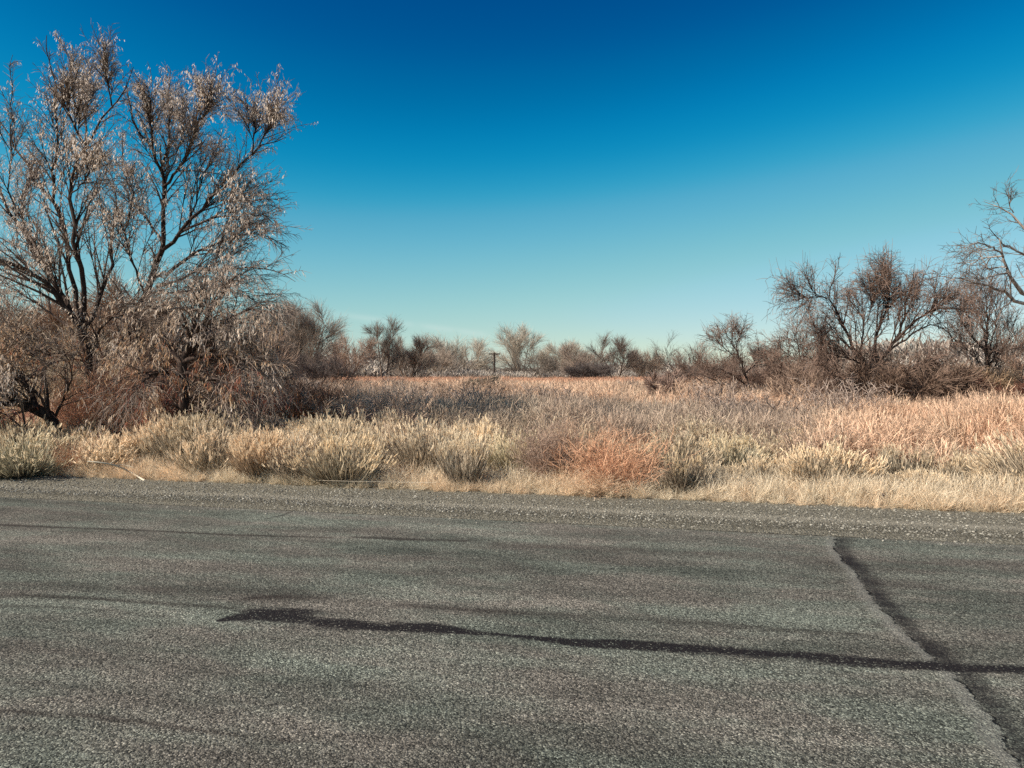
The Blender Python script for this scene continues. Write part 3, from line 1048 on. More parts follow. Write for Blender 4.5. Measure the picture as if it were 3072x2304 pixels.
weed('dry_weed', 1730, 1440, 190, 200, 0, 'rust brown weed overlapping the orange bush', (0.54, 0.37, 0.26))
weed('orange_weed_bush', 1850, 1478, 195, 300, 0, 'big orange red twiggy bush in the middle of the roadside', (0.70, 0.42, 0.265), 'bush')
weed('orange_weed_bush', 1780, 1490, 90, 180, 1, 'low pale orange tumbleweed at the foot of the orange bush', (0.76, 0.56, 0.38), 'weed')
rabbit(2010, 1385, 110, 210, 4, 'round grey rabbitbrush with pale crown right of the orange bush', (.98, 1.0, .92), (1.05, 1.02, .95), None, G1)
rabbit(1985, 1430, 85, 160, 0, 'small straw shrub between the orange bush and the dark shrub', (1.1, 1.0, .85), (1.1, 1.0, .85), None, G1)
rabbit(2050, 1488, 120, 170, 5, 'small dark shrub at the gravel edge beside bleached twigs', (.72, .68, .64), (.85, .8, .7), None, G1)
rabbit(2195, 1428, 115, 190, 0, 'grey green dome shaped shrub above the straw grass', (.95, 1.0, .93), (1, 1, .92), None, G1)
rabbit(2330, 1415, 110, 170, 1, 'grey shrub squeezed between the dome shrub and the yellow tipped one', (.88, .9, .85), (.95, .95, .9), 0.2, G1)
rabbit(2380, 1385, 95, 170, 4, 'pale crowned shrub behind the yellow tipped rabbitbrush', (1.0, 1.0, .9), (1.1, 1.05, .9), None, G1)
rabbit(2470, 1478, 145, 250, 4, 'large rabbitbrush with bright yellow tips close to the gravel', (.95, .92, .85), (1.05, 1.0, .92), None, G1)
rabbit(2840, 1445, 120, 200, 2, 'dark grey shrub among the orange weeds on the right', (.66, .60, .58), (.75, .7, .65), None, G1)
rabbit(3010, 1460, 120, 220, 2, 'dark stemmed shrub near the right edge above straw grass', (.72, .66, .62), (.9, .8, .7), None, G1)
rabbit(2620, 1440, 105, 150, 1, 'slim dark shrub right of the yellow tipped rabbitbrush', (.74, .68, .66), (.85, .8, .75), None, G1)
for px_, by_, h_, w_, k_, dk_, lab_ in (
        (2160, 1470, 80, 150, 2, .85, 'low grey sage clump left of the yellow tipped rabbitbrush at the grass edge'),
        (2290, 1462, 90, 160, 0, .95, 'low straw grey clump below the dome shaped shrub'),
        (2590, 1482, 85, 150, 0, .9, 'low grey clump right beside the large yellow tipped rabbitbrush'),
        (2700, 1462, 120, 190, 5, .75, 'upright dark grey clump in front of the orange weeds'),
        (2760, 1490, 80, 150, 4, 1.0, 'small pale clump right of the leaning dark stake'),
        (2910, 1478, 115, 200, 0, .85, 'round grey sage clump in front of the orange weeds'),
        (2985, 1500, 85, 170, 1, .95, 'low swept pale clump close to the right edge'),
        (3075, 1490, 120, 200, 5, .7, 'dark upright clump cut by the right edge'),
        (2540, 1420, 115, 180, 2, .8, 'grey clump behind the large yellow tipped rabbitbrush'),
        (2450, 1400, 105, 180, 5, .75, 'dark grey clump hidden behind the yellow tips'),
        (2100, 1420, 95, 160, 4, 1.0, 'pale straw clump left of the dome shaped shrub')):
    rabbit(px_, by_, h_, w_, k_, lab_, (dk_, dk_ * 1.0, dk_ * .96), (dk_ * 1.05, dk_ * 1.02, dk_ * .95), None, G1)
# second row, alike
n_fill = 0
for k in range(400):
    u_ = rng.uniform(-14, 10)
    v_ = V_GRASS + rng.uniform(1.2, 5.2)
    w_ = uv2w(np.array([u_]), np.array([v_]))[0]
    b_ = w_[0] / w_[1]
    if abs(b_) > 0.72 or (b_ > 0.30 and v_ > V_GRASS + 1.6) or (v_ > 14.6 and b_ > -0.3):
        continue
    px_ = 1536 + F * b_
    n_fill += 1
    if n_fill > 46:
        break
    o = thing('rabbitbrush', (w_[0], w_[1], float(land_z(np.array([u_]), np.array([v_]))[0])),
              'grey stemmed straw tipped shrub in the crowded rows behind the road edge', 'shrub', 'rabbitbrush crowding behind the front row', rng.random() * 6.28)
    s_ = 0.60 + 0.30 * rng.random()
    o.scale = (s_ * 1.25, s_ * 1.25, s_ * (0.95 + .2 * rng.random()))
    kk = int(rng.integers(0, 6))
    dk = 0.72 + 0.4 * rng.random()
    for nm, me in (('stems', RAB[kk][0]), ('seed_heads', RAB[kk][1])):
        q = part(nm, me, o)
        q.color = (dk, dk * 0.98, dk * 0.93, 1)
        q['kind'] = 'stuff'


WB = [twiggy_mesh(480 + i, 42, 58, 9, 6, 0.012) for i in range(3)]
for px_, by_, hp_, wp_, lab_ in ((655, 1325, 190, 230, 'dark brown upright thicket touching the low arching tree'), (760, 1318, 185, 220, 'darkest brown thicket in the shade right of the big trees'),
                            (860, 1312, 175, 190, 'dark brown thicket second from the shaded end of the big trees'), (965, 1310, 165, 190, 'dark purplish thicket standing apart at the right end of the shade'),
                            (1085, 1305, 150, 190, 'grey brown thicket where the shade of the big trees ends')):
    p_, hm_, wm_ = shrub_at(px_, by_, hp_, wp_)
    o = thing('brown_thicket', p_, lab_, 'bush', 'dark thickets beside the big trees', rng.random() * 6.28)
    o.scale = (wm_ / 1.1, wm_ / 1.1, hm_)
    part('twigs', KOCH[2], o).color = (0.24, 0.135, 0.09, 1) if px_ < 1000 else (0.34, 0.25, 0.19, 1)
n_w = 0
while n_w < 130:
    y_ = 16 + 36 * rng.random() ** 1.3
    x_ = rng.uniform(-0.62, 0.74) * y_
    if not brush_ok(np.array([x_]), np.array([y_]))[0]:
        continue
    n_w += 1
    u_, v_ = w2uv(np.array([[x_, y_]]))
    o = thing('woody_bush', (x_, y_, float(land_z(u_, v_)[0])), 'grey brown woody bush rising a little above the weeds of the flat', 'bush', 'woody bushes among the weeds', rng.random() * 6.28)
    h_ = 0.8 + 0.75 * rng.random() ** 1.5
    w_ = h_ * (0.9 + 0.7 * rng.random())
    o.scale = (w_, w_, h_)
    c_ = (np.array([0.36, 0.285, 0.235]) if rng.random() < 0.65 else np.array([0.50, 0.36, 0.26])) * (0.75 + 0.5 * rng.random())
    part('twigs', WB[n_w % 3], o).color = (*c_, 1)


# ------------------------------------------------------------------ trees with limbs traced from the photograph
def tree_from_limbs(name, label, limbs, d0, seed, sec=14, ter=8, qua=5, lsec=(0.8, 2.0), lter=(0.35, 0.9), lqua=(0.12, 0.4), droop=0.12,
                    leaves=0, bark=M_BARK, twig=M_TWIG, hue_fn=None, tw=0.007, cat='tree', up=0.05, leaf_len=(0.05, 0.10), leaf_bias=None, hshrink=0.0, thick=1.0, sang=(22, 62), shoots=0, fan=0, wsec=0.11):
    """limbs: (pixel polyline, r0, r1, depth change at tip[, sec multiplier]); every limb starts at depth given or d0"""
    g_ = np.random.default_rng(seed)
    nP = 14
    Ps, Rs, mult = [], [], []
    for lb in limbs:
        pts, r0, r1, dd = lb[:4]
        ds = lb[4] if len(lb) > 4 else 0.0
        mult.append(lb[5] if len(lb) > 5 else 1.0)
        m_ = len(pts)
        pts = [(x, y + max(0.0, 330 - y) * 0.08) for x, y in pts]
        w3 = [at(x, y, d0 + ds + (dd - ds) * (i / (m_ - 1))) for i, (x, y) in enumerate(pts)]
        P = resample(w3, nP)
        ln = np.linalg.norm(P[-1] - P[0])
        P[1:-1] += g_.normal(size=(nP - 2, 3)) * 0.007 * ln * np.array([1, 1.6, 1])
        Ps.append(P)
        Rs.append(np.linspace(r0, r1, nP) * thick)
    P, R = np.array(Ps), np.array(Rs)
    foot = P[0][0].copy()
    foot[2] = GZ
    P = P - foot
    o = thing(name, foot, label, cat)
    tb = Bag()
    tb.tubes(P, R, 8, g_)
    part('trunk', tb.mesh('trunk', bark, True), o)
    cb = Bag()
    big = np.array([i for i in range(len(P)) for _ in range(1) if mult[i] > 0])
    PP, RR = P[big], R[big]
    ml = np.array(mult)[big]
    if fan:                                   # slender upright stems rising from the limbs
        p, d, t, r, ix = spawn(PP, RR, fan, 0.1, 0.6, 8, 32, g_)
        pl = np.linalg.norm(PP[:, -1] - PP[:, 0], axis=1)[ix]
        PX = grow(p, d + np.array([0, 0, 0.25]), np.minimum(2.6, pl * (0.75 - 0.6 * t)) * (0.6 + 0.4 * g_.random(len(p))) * np.clip(1.2 - (p[:, 2] - 2.0) * 0.16, 0.3, 1.1), nP, g_, (0, 0, 1), 0.02, 0.035)
        RX = np.clip(r * 0.42, 0.010, 0.035)[:, None] * np.linspace(1, 0.3, nP)[None]
        cb.tubes(PX, RX, 5, g_, tt=np.zeros((len(p), nP)))
        PP, RR, ml = np.concatenate([PP, PX]), np.concatenate([RR, RX]), np.r_[ml, np.full(len(PX), 0.55)]
    allp = []
    p, d, t, r, ix = spawn(PP, RR, sec, 0.18, 0.93, sang[0], sang[1], g_)
    kp = g_.random(len(p)) < ml[ix]
    p, d, t, r, ix = p[kp], d[kp], t[kp], r[kp], ix[kp]
    l2 = (lsec[0] + (lsec[1] - lsec[0]) * g_.random(len(p))) * (1.10 - 0.82 * t)
    l2 = l2 * np.clip(1.25 - (p[:, 2] - 2.5) * hshrink, 0.28, 1.25)
    P2 = grow(p, d, l2, 8, g_, (0, 0, 1), up, wsec, -droop)
    r2 = np.clip(r * 0.55, tw * 1.0, 0.035)[:, None] * np.linspace(1, 0.35, 8)[None]
    cb.tubes(P2, r2, 4, g_, tt=np.linspace(0, .5, 8)[None] * np.ones((len(p), 1)))
    p, d, t, r, ix = spawn(P2, r2, ter, 0.15, 1.0, 22, 60, g_)
    l3 = (lter[0] + (lter[1] - lter[0]) * g_.random(len(p))) * (1.10 - 0.65 * t) * np.clip(1.2 - (p[:, 2] - 2.5) * hshrink * 0.6, 0.45, 1.2)
    P3 = grow(p, d, l3, 6, g_, (0, 0, -1), droop * .4, 0.08, droop * 1.6)
    r3 = np.clip(r * 0.6, tw * 0.6, 0.012)[:, None] * np.linspace(1, 0.4, 6)[None]
    cb.tubes(P3, r3, 3, g_, tt=np.linspace(.4, .8, 6)[None] * np.ones((len(p), 1)))
    ends = [P3]
    if qua:
        p, d, t, r, ix = spawn(P3, r3, qua, 0.15, 1.0, 25, 65, g_)
        l4 = lqua[0] + (lqua[1] - lqua[0]) * g_.random(len(p))
        P4 = grow(p, d, l4, 4, g_, (0, 0, -1), droop * .8, 0.07, droop * 2.5)
        cb.ribbons(P4, np.linspace(tw, tw * .5, 4)[None] * np.ones((len(p), 1)), g_, tt=np.linspace(.6, 1, 4)[None] * np.ones((len(p), 1)))
        ends.append(P4)
    if shoots:
        p, d, t, r, ix = spawn(P2, r2, shoots, 0.3, 1.0, 20, 60, g_)
        P6 = grow(p, d * 0.35 + np.array([0, 0, 1.0]), 0.2 + 0.45 * g_.random(len(p)), 5, g_, (0, 0, 1), 0.1, 0.03)
        cb.ribbons(P6, np.linspace(tw * 1.1, tw * .5, 5)[None] * np.ones((len(p), 1)), g_, tt=np.linspace(.3, .7, 5)[None] * np.ones((len(p), 1)))
    part('crown', cb.mesh('crown', twig), o)
    if leaves:
        lb_ = Bag()
        E = ends[-1]
        mid = E[:, 1] + foot
        # hanging bunches: patchy density
        dens = fbm2(mid[:, 0] * 1.0 + mid[:, 1], mid[:, 2] * 1.0, seed, 3, 1.1)
        wgt = np.clip((dens - 0.42) * 5.0, 0.10, 0.85)
        hi = np.clip((mid[:, 2] - 5.0) / 2.0, 0, 1)
        wgt = wgt * (1 - hi) + hi * np.clip((dens - 0.25) * 1.8, 0.2, 0.6)
        if leaf_bias is not None:
            wgt = wgt * leaf_bias(mid)
        ii = np.flatnonzero(g_.random(len(E)) < wgt)
        E = E[ii]
        p, d, t, r, ix = spawn(E, np.ones(E.shape[:2]), leaves, 0.1, 1.0, 30, 80, g_)
        d = d * 0.8 + np.array([0, 0, -0.9])
        ln = leaf_len[0] + (leaf_len[1] - leaf_len[0]) * g_.random(len(p))
        P5 = grow(p, d, ln, 3, g_, (0, 0, -1), 0.35, 0.15)
        hue = hue_fn(p + foot, g_) if hue_fn else np.zeros(len(p))
        lb_.ribbons(P5, np.array([.006, .013, .003])[None] * np.ones((len(p), 1)), g_, hue=hue)
        part('dry_leaves', lb_.mesh('dry_leaves', M_LEAF), o)
    return o


def olive_hue(p, g_):
    """bunches low in the tree keep redder leaves, the upper ones are bleached"""
    n_ = fbm2(p[:, 0] * 1.3 + p[:, 1] * 0.9, p[:, 2] * 1.3, 77, 3, 1.0)
    low = np.clip((3.4 - p[:, 2]) / 2.2, 0, 1)
    return np.clip(0.12 + 0.25 * g_.normal(size=len(p)) * 0.5 + low * np.clip((n_ - 0.40) * 5.5, 0, 1), 0, 1)


DA = 16.0


def LB(p):
    """where dry leaves still hang: most on the left and high up, few on the lower right limbs"""
    b_ = p[:, 0] / p[:, 1]
    right = np.clip((b_ + 0.44) / 0.14, 0, 1)
    highup = np.clip((p[:, 2] - 4.5) / 2.0, 0, 1)
    return np.clip(1.0 - right * (1 - highup) * 0.8, 0.12, 1) * (0.65 + 0.35 * (1 - highup))


limbs_A = [
    ([(300, 1330), (289, 1220), (271, 1107), (258, 1039), (246, 994)], .17, .14, 0.0, 0.0, 0.5),
    ([(246, 994), (203, 926), (149, 854), (90, 808), (0, 781), (-90, 740)], .12, .03, -1.2),
    ([(240, 985), (190, 890), (130, 790), (95, 741), (40, 640), (0, 583), (-60, 480)], .11, .03, 0.8),
    ([(246, 994), (222, 900), (205, 800), (185, 690), (167, 588), (120, 545), (90, 497), (45, 430), (0, 362), (-20, 300)], .10, .018, 1.6),
    ([(185, 690), (160, 560), (158, 497), (172, 430), (170, 362), (163, 271), (154, 217), (136, 149), (140, 86)], .07, .010, -0.6, 0.6),
    ([(170, 362), (195, 300), (215, 230), (205, 150), (178, 95)], .03, .008, 0.3, -0.4),
    ([(250, 990), (262, 900), (240, 800), (217, 722), (212, 588), (222, 520), (253, 434), (335, 316), (362, 271), (389, 208), (400, 190)], .11, .012, -1.4),
    ([(253, 434), (226, 384), (205, 345), (210, 270), (190, 210)], .045, .010, -2.2, -1.0),
    ([(256, 432), (258, 335), (260, 280), (262, 190)], .04, .008, -0.2, -1.0),
    ([(335, 316), (325, 250), (318, 180), (308, 115)], .03, .007, -1.8, -1.3),
    ([(250, 990), (280, 944), (316, 872), (330, 800), (335, 720), (350, 640), (345, 560), (300, 500)], .09, .012, 1.2),
    ([(212, 588), (262, 530), (300, 480), (310, 465)], .03, .008, -2.0, -1.0),
    ([(290, 1010), (318, 965), (360, 947), (410, 945), (450, 965), (470, 1010)], .05, .010, -1.8, -0.2),
    ([(150, 1090), (182, 1082), (222, 1078), (262, 1086)][::-1] + [(80, 1130), (20, 1145)], .035, .010, -2.0, -0.2),
    ([(222, 1000), (140, 930), (60, 870), (-30, 850)], .05, .012, 1.6, 0.3),
    ([(95, 741), (60, 620), (100, 520), (95, 440)], .04, .010, 1.8, 0.6),
    ([(40, 640), (20, 520), (40, 400), (35, 250), (38, 150)], .035, .008, 0.2, 0.8),
]
limbs_B = [
    ([(372, 1330), (384, 1107), (420, 971), (434, 880), (466, 790), (488, 746)], .15, .11, 0.0, 0.0, 0.5),
    ([(488, 746), (493, 633), (486, 520), (457, 452), (398, 362), (384, 294), (378, 230)], .10, .012, -1.0),
    ([(486, 520), (500, 450), (506, 407), (506, 316), (511, 212), (508, 190)], .06, .009, 0.7, -0.4),
    ([(490, 560), (547, 502), (583, 407), (601, 294), (606, 226)], .06, .009, -1.4, -0.3),
    ([(583, 407), (610, 350), (640, 300), (660, 330), (672, 345)], .03, .008, -2.0, -0.9),
    ([(457, 452), (452, 360), (448, 280), (440, 240)], .035, .008, -1.5, -0.7),
    ([(466, 790), (520, 720), (588, 646), (633, 601), (687, 542), (732, 488), (777, 443), (825, 420), (859, 411)], .085, .010, -1.6),
    ([(756, 460), (764, 400), (760, 362), (742, 320), (728, 294)], .03, .007, -1.0, -1.2),
    ([(777, 443), (800, 390), (822, 340), (832, 335)], .025, .006, -1.9, -1.3),
    ([(600, 634), (655, 600), (700, 605), (764, 601), (815, 590)], .04, .008, -0.6, -0.5),
    ([(497, 827), (565, 768), (655, 727), (723, 705), (800, 700), (860, 740)], .07, .010, 1.2),
    ([(470, 860), (560, 830), (610, 800), (700, 813), (760, 796), (814, 804), (886, 845)], .06, .008, -2.0),
    ([(440, 880), (520, 880), (620, 860), (720, 880), (800, 925), (835, 955)], .05, .008, 0.4),
    ([(488, 746), (430, 640), (380, 560), (365, 460), (372, 400)], .05, .010, 1.5),
    ([(434, 880), (400, 800), (370, 720), (390, 620), (420, 560)], .05, .010, -1.9),
    ([(487, 520), (540, 440), (560, 350), (548, 260)], .04, .008, 1.4, 0.0),
    ([(560, 690), (600, 560), (640, 460), (668, 390)], .04, .008, 0.9, -0.6),
    ([(540, 700), (640, 650), (730, 650), (800, 640), (850, 665)], .04, .008, -2.6, -0.5),
]
limbs_C = [
    ([(560, 1330), (553, 1200), (547, 1089)], .11, .09, 0.0, 0.0, 0.4),
    ([(547, 1089), (575, 1020), (610, 971), (650, 900), (678, 858), (720, 820)], .07, .010, -0.8),
    ([(547, 1089), (560, 1025), (601, 926), (615, 850), (600, 790)], .06, .010, 1.0),
    ([(560, 1060), (620, 990), (700, 950), (746, 926), (800, 930), (836, 953)], .05, .008, -1.4),
    ([(547, 1089), (620, 1060), (700, 1060), (770, 1100), (800, 1160)], .05, .008, -1.0),
    ([(547, 1100), (500, 1030), (470, 980), (480, 920)], .05, .009, 0.8),
    ([(550, 1120), (640, 1130), (720, 1180), (760, 1250)], .04, .008, -1.6),
    ([(547, 1130), (490, 1110), (440, 1130), (400, 1190)], .04, .008, -1.5),
    ([(560, 1060), (660, 1000), (740, 1020), (790, 1060)], .04, .008, 0.9),
]
limbs_D = [
    ([(175, 1345), (163, 1256), (110, 1228), (54, 1211), (20, 1175), (0, 1161), (-80, 1090), (-160, 1020)], .13, .05, -0.6),
    ([(54, 1211), (0, 1208), (-80, 1200), (-180, 1180)], .06, .02, -1.4, -0.3),
    ([(120, 1315), (70, 1300), (20, 1285), (-60, 1275)], .06, .02, -0.9, -0.2),
    ([(110, 1228), (70, 1130), (40, 1080), (-20, 1035)], .06, .012, 0.6, -0.3),
    ([(150, 1250), (120, 1180), (60, 1140), (0, 1130)], .03, .010, -0.6, -0.2),
    ([(163, 1256), (200, 1180), (220, 1120), (190, 1050)], .03, .010, -0.5),
    ([(-80, 1090), (-120, 960), (-100, 860), (-60, 780)], .06, .012, 0.3, -0.5),
]
tree_from_limbs('russian_olive_tree', 'tall leaning tree with bleached hanging leaves, its dark fork nearest the left edge', limbs_A, DA, 501, sec=15, ter=11, qua=0, tw=0.0080, up=0.04, sang=(10, 40), fan=4, droop=0.05, lsec=(0.8, 1.9), lter=(0.14, 0.46), wsec=0.055,
                leaves=4, hue_fn=olive_hue, hshrink=0.12, thick=0.54, shoots=0, leaf_len=(0.05, 0.09), leaf_bias=LB)
tree_from_limbs('russian_olive_tree', 'tall tree with bleached hanging leaves whose limbs reach right over the shaded brush', limbs_B, 16.4, 502, sec=15, ter=11, qua=0, tw=0.0080, up=0.04, sang=(10, 40), fan=4, droop=0.05, lsec=(0.8, 1.9), lter=(0.14, 0.46), wsec=0.055,
                leaves=4, hue_fn=olive_hue, hshrink=0.12, thick=0.54, shoots=0, leaf_len=(0.05, 0.09), leaf_bias=LB)
tree_from_limbs('russian_olive_tree', 'low arching dark tree between the big leaning trees and the shaded brush', limbs_C, 15.2, 503, sec=15, ter=9, qua=5, lsec=(0.7, 1.6),
                leaves=6, hue_fn=olive_hue, leaf_bias=LB, droop=0.16)
tree_from_limbs('fallen_tree', 'dark half fallen trunk leaning out of the picture at the lower left', limbs_D, 14.6, 504, sec=11, ter=7, qua=4, lsec=(0.6, 1.4),
                leaves=5, hue_fn=olive_hue, leaf_bias=LB)

# thicket of suckers round the feet of those trees
TH = [twiggy_mesh(440 + i, 90, 48, 10, 7, 0.006, M_KOCH, 0.05) for i in range(3)]
th_list = [(40, 1330, 190, 330, (0.61, 0.48, 0.33), 'tan sucker thicket under the half fallen trunk'),
           (150, 1345, 150, 240, (0.58, 0.35, 0.26), 'reddish brown suckers at the foot of the half fallen trunk'),
           (290, 1368, 250, 300, (0.70, 0.41, 0.27), 'rust leaved suckers hiding the trunk nearest the left edge'),
           (395, 1362, 330, 260, (0.43, 0.30, 0.23), 'dark tangled suckers between the two tallest trunks'),
           (490, 1352, 260, 280, (0.55, 0.33, 0.24), 'brown suckers below the right leaning tall tree'),
           (620, 1348, 240, 300, (0.52, 0.38, 0.27), 'olive brown suckers under the low arching tree'),
           (720, 1336, 200, 260, (0.41, 0.29, 0.24), 'dark brown bush at the edge of the shaded brush'),
           (230, 1325, 330, 340, (0.52, 0.43, 0.32), 'grey tan undergrowth showing left of the dark fork'),
           (90, 1300, 330, 380, (0.61, 0.51, 0.37), 'pale olive undergrowth behind the half fallen trunk'),
           (-60, 1310, 380, 380, (0.61, 0.49, 0.35), 'pale brown undergrowth cut by the left edge')]
for i, (px, by, h, w, tc_, lab) in enumerate(th_list):
    p, hm, wm = shrub_at(px, by, h, w)
    o = thing('sucker_thicket', p, lab, 'bush', 'undergrowth round the big trees', rng.random() * 6.28)
    o.scale = (wm / 1.3, wm / 1.3, hm / 1.0)
    part('twigs', TH[i % 3], o).color = (*tc_, 1)

# right hand trees
limbs_E = [
    ([(2612, 1265), (2612, 1194), (2620, 1130), (2631, 1087)], .16, .14, 0.0, 0.0, 0.5),
    ([(2618, 1130), (2585, 1085), (2554, 1039), (2535, 977), (2506, 928), (2482, 895), (2496, 861), (2530, 817)], .10, .012, -0.8),
    ([(2482, 895), (2450, 885), (2419, 899), (2412, 930)], .035, .010, -1.2, -0.5),
    ([(2585, 1085), (2583, 1015), (2597, 967), (2560, 910), (2530, 890)], .06, .010, 1.0, -0.2),
    ([(2631, 1087), (2622, 1039), (2636, 986), (2665, 919), (2660, 870), (2636, 837)], .09, .012, 1.2),
    ([(2665, 960), (2668, 880), (2660, 820), (2640, 790)], .04, .008, 0.6, 0.4),
    ([(2640, 1080), (2689, 1020), (2713, 952), (2723, 875), (2750, 846), (2805, 832)], .09, .010, -0.6),
    ([(2689, 1020), (2730, 975), (2771, 943), (2843, 919), (2892, 930), (2915, 980)], .07, .010, -1.6, -0.3),
    ([(2660, 1060), (2740, 1000), (2800, 970), (2850, 1000), (2870, 1060)], .06, .010, 1.2),
    ([(2618, 1110), (2573, 1083), (2506, 1068), (2460, 1075)], .06, .012, -1.4),
    ([(2612, 1160), (2590, 1150), (2530, 1145), (2490, 1160), (2470, 1190)], .05, .010, -1.8),
    ([(2620, 1150), (2700, 1110), (2780, 1110), (2840, 1160)], .06, .010, -1.5),
    ([(2620, 1170), (2700, 1160), (2790, 1190), (2850, 1230)], .05, .010, -1.0),
    ([(2600, 967), (2620, 900), (2600, 850)], .03, .008, 0.2, 0.6),
]
tree_from_limbs('bare_spreading_tree', 'bare many limbed spreading tree with arching twigs, tallest dark tree right of centre', limbs_E, 24.0, 511, sec=14, ter=8, qua=2, wsec=0.06,
                lsec=(0.6, 1.5), lter=(0.25, 0.7), droop=0.08, tw=0.012, up=0.12, thick=0.62, twig=M_DARKTWIG, shoots=4, sang=(12, 42), fan=2)
limbs_F = [
    ([(2968, 1220), (2964, 1112), (2958, 1040)], .12, .09, 0.0),
    ([(2958, 1040), (2950, 980), (2930, 930), (2892, 880)], .06, .010, 0.6),
    ([(2958, 1040), (2962, 970), (2958, 900), (2950, 850)], .06, .010, -0.6),
    ([(2960, 1060), (2985, 1000), (2990, 930), (2980, 880)], .05, .010, 0.8),
    ([(2958, 1060), (2910, 1000), (2880, 960)], .05, .010, -0.9),
    ([(2962, 1100), (3010, 1040), (3050, 990)], .05, .010, 0.3),
    ([(2962, 1110), (2910, 1060), (2880, 1020)], .04, .010, 0.9),
    ([(2966, 1130), (3020, 1080), (3080, 1050)], .04, .010, -0.8),
]
tree_from_limbs('bare_tree', 'slender upright bare tree behind the orange weeds near the right edge', limbs_F, 26.0, 512, sec=15, ter=8, qua=4, lsec=(0.7, 1.6), droop=-0.06, tw=0.011, up=0.2, thick=0.6, twig=M_DARKTWIG, shoots=2)
limbs_G = [
    ([(3420, 1330), (3390, 1180), (3310, 1060), (3180, 960), (3090, 890), (3049, 858), (3021, 818), (3018, 790), (3006, 734), (2998, 715)], .22, .014, -0.6, 0.0, 0.5),
    ([(3110, 910), (3072, 917), (3041, 906), (3003, 869), (2973, 861), (2927, 846), (2877, 836), (2856, 838), (2828, 856)], .06, .008, -1.0, -0.4),
    ([(3010, 772), (2990, 745), (2965, 737), (2927, 727), (2892, 745)], .03, .007, -1.2, -0.6),
    ([(3012, 768), (2952, 772), (2914, 790), (2889, 813)], .025, .006, -0.2, -0.6),
    ([(3020, 803), (2995, 798), (2965, 813), (2947, 772), (2925, 750), (2886, 742)], .025, .006, 0.2, -0.6),
    ([(3200, 800), (3072, 760), (3048, 752), (3016, 734), (3003, 729), (2975, 690), (2950, 681)], .05, .006, -0.3, 0.3),
    ([(3310, 1060), (3280, 900), (3200, 800), (3130, 740), (3072, 668), (3041, 638), (3016, 623), (2985, 608), (2952, 605)], .13, .007, 0.6, 0.0),
    ([(3041, 638), (3026, 618), (3036, 595)], .018, .006, 0.4, 0.5),
    ([(3021, 820), (2985, 826), (2950, 835), (2925, 850)], .03, .007, -1.0, -0.6),
    ([(3390, 1180), (3450, 1000), (3440, 800), (3380, 640), (3320, 540)], .14, .02, 1.0),
    ([(3440, 800), (3500, 680), (3520, 560)], .08, .02, -0.4, 0.5),
    ([(3090, 890), (3130, 820), (3120, 760)], .05, .010, 0.4, -0.4),
]
tree_from_limbs('pale_barked_tree', 'pale barked bare tree reaching into the picture from the right edge', limbs_G, 14.0, 513, sec=8, ter=5, qua=3, lsec=(0.25, 0.75), lter=(0.12, 0.4),
                lqua=(0.05, 0.18), droop=0.02, bark=M_PALE, twig=M_PALETWIG, tw=0.007, up=0.05, thick=0.62)
limbs_H = [
    ([(2262, 1190), (2245, 1155), (2217, 1063), (2188, 1020), (2175, 990), (2163, 975)], .09, .012, 0.0),
    ([(2215, 1060), (2205, 1035), (2222, 1015), (2225, 990)], .04, .010, 0.4),
    ([(2214, 1066), (2185, 1058), (2160, 1030), (2150, 1018)], .04, .010, -0.5),
    ([(2255, 1170), (2215, 1135), (2180, 1115), (2145, 1102), (2100, 1100)], .06, .012, -0.8),
    ([(2235, 1120), (2270, 1090), (2300, 1060)], .04, .010, 0.6),
]
tree_from_limbs('bare_leaning_tree', 'small bare tree leaning left in front of the rust weeds', limbs_H, 31.0, 514, sec=12, ter=7, qua=4, lsec=(0.5, 1.3), droop=0.0, tw=0.013, up=0.15, thick=0.6, twig=M_DARKTWIG, shoots=2)
limbs_I = [
    ([(2175, 1205), (2162, 1160), (2150, 1140), (2120, 1130), (2085, 1118)], .06, .010, -0.4),
    ([(2152, 1143), (2130, 1115), (2100, 1105)], .03, .010, 0.3),
    ([(2155, 1195), (2125, 1165), (2100, 1140), (2085, 1130)], .04, .010, -0.6),
    ([(2170, 1180), (2165, 1150), (2140, 1110)], .03, .010, 0.3),
]
tree_from_limbs('dead_shrub', 'low dead shrub with dark branches leaning left over rust weeds', limbs_I, 27.0, 515, sec=7, ter=4, qua=2, lsec=(0.3, 0.9), droop=-0.02, tw=0.010, cat='shrub', up=0.1, thick=0.6, twig=M_DARKTWIG)
limbs_J = [
    ([(2475, 1200), (2465, 1140), (2450, 1095), (2400, 1040), (2375, 1010)], .06, .012, 0.0),
    ([(2420, 1180), (2415, 1100), (2395, 1060), (2390, 1000), (2378, 960)], .05, .010, 0.7),
    ([(2450, 1095), (2470, 1040), (2450, 990)], .04, .010, -0.6),
    ([(2300, 1190), (2318, 1150), (2335, 1110)], .03, .010, -0.4),
    ([(2460, 1190), (2400, 1150), (2360, 1120), (2330, 1112)], .04, .010, -1.0),
    ([(2415, 1100), (2360, 1060), (2330, 1040)], .03, .010, 0.3),
    ([(2440, 1150), (2480, 1090), (2510, 1060)], .03, .010, 0.3),
]
tree_from_limbs('bare_thicket_tree', 'tangled many stemmed bare tree just left of the big spreading tree', limbs_J, 28.0, 516, sec=14, ter=8, qua=4, lsec=(0.6, 1.5), droop=0.02, tw=0.012, up=0.12, thick=0.6, twig=M_DARKTWIG, shoots=2)


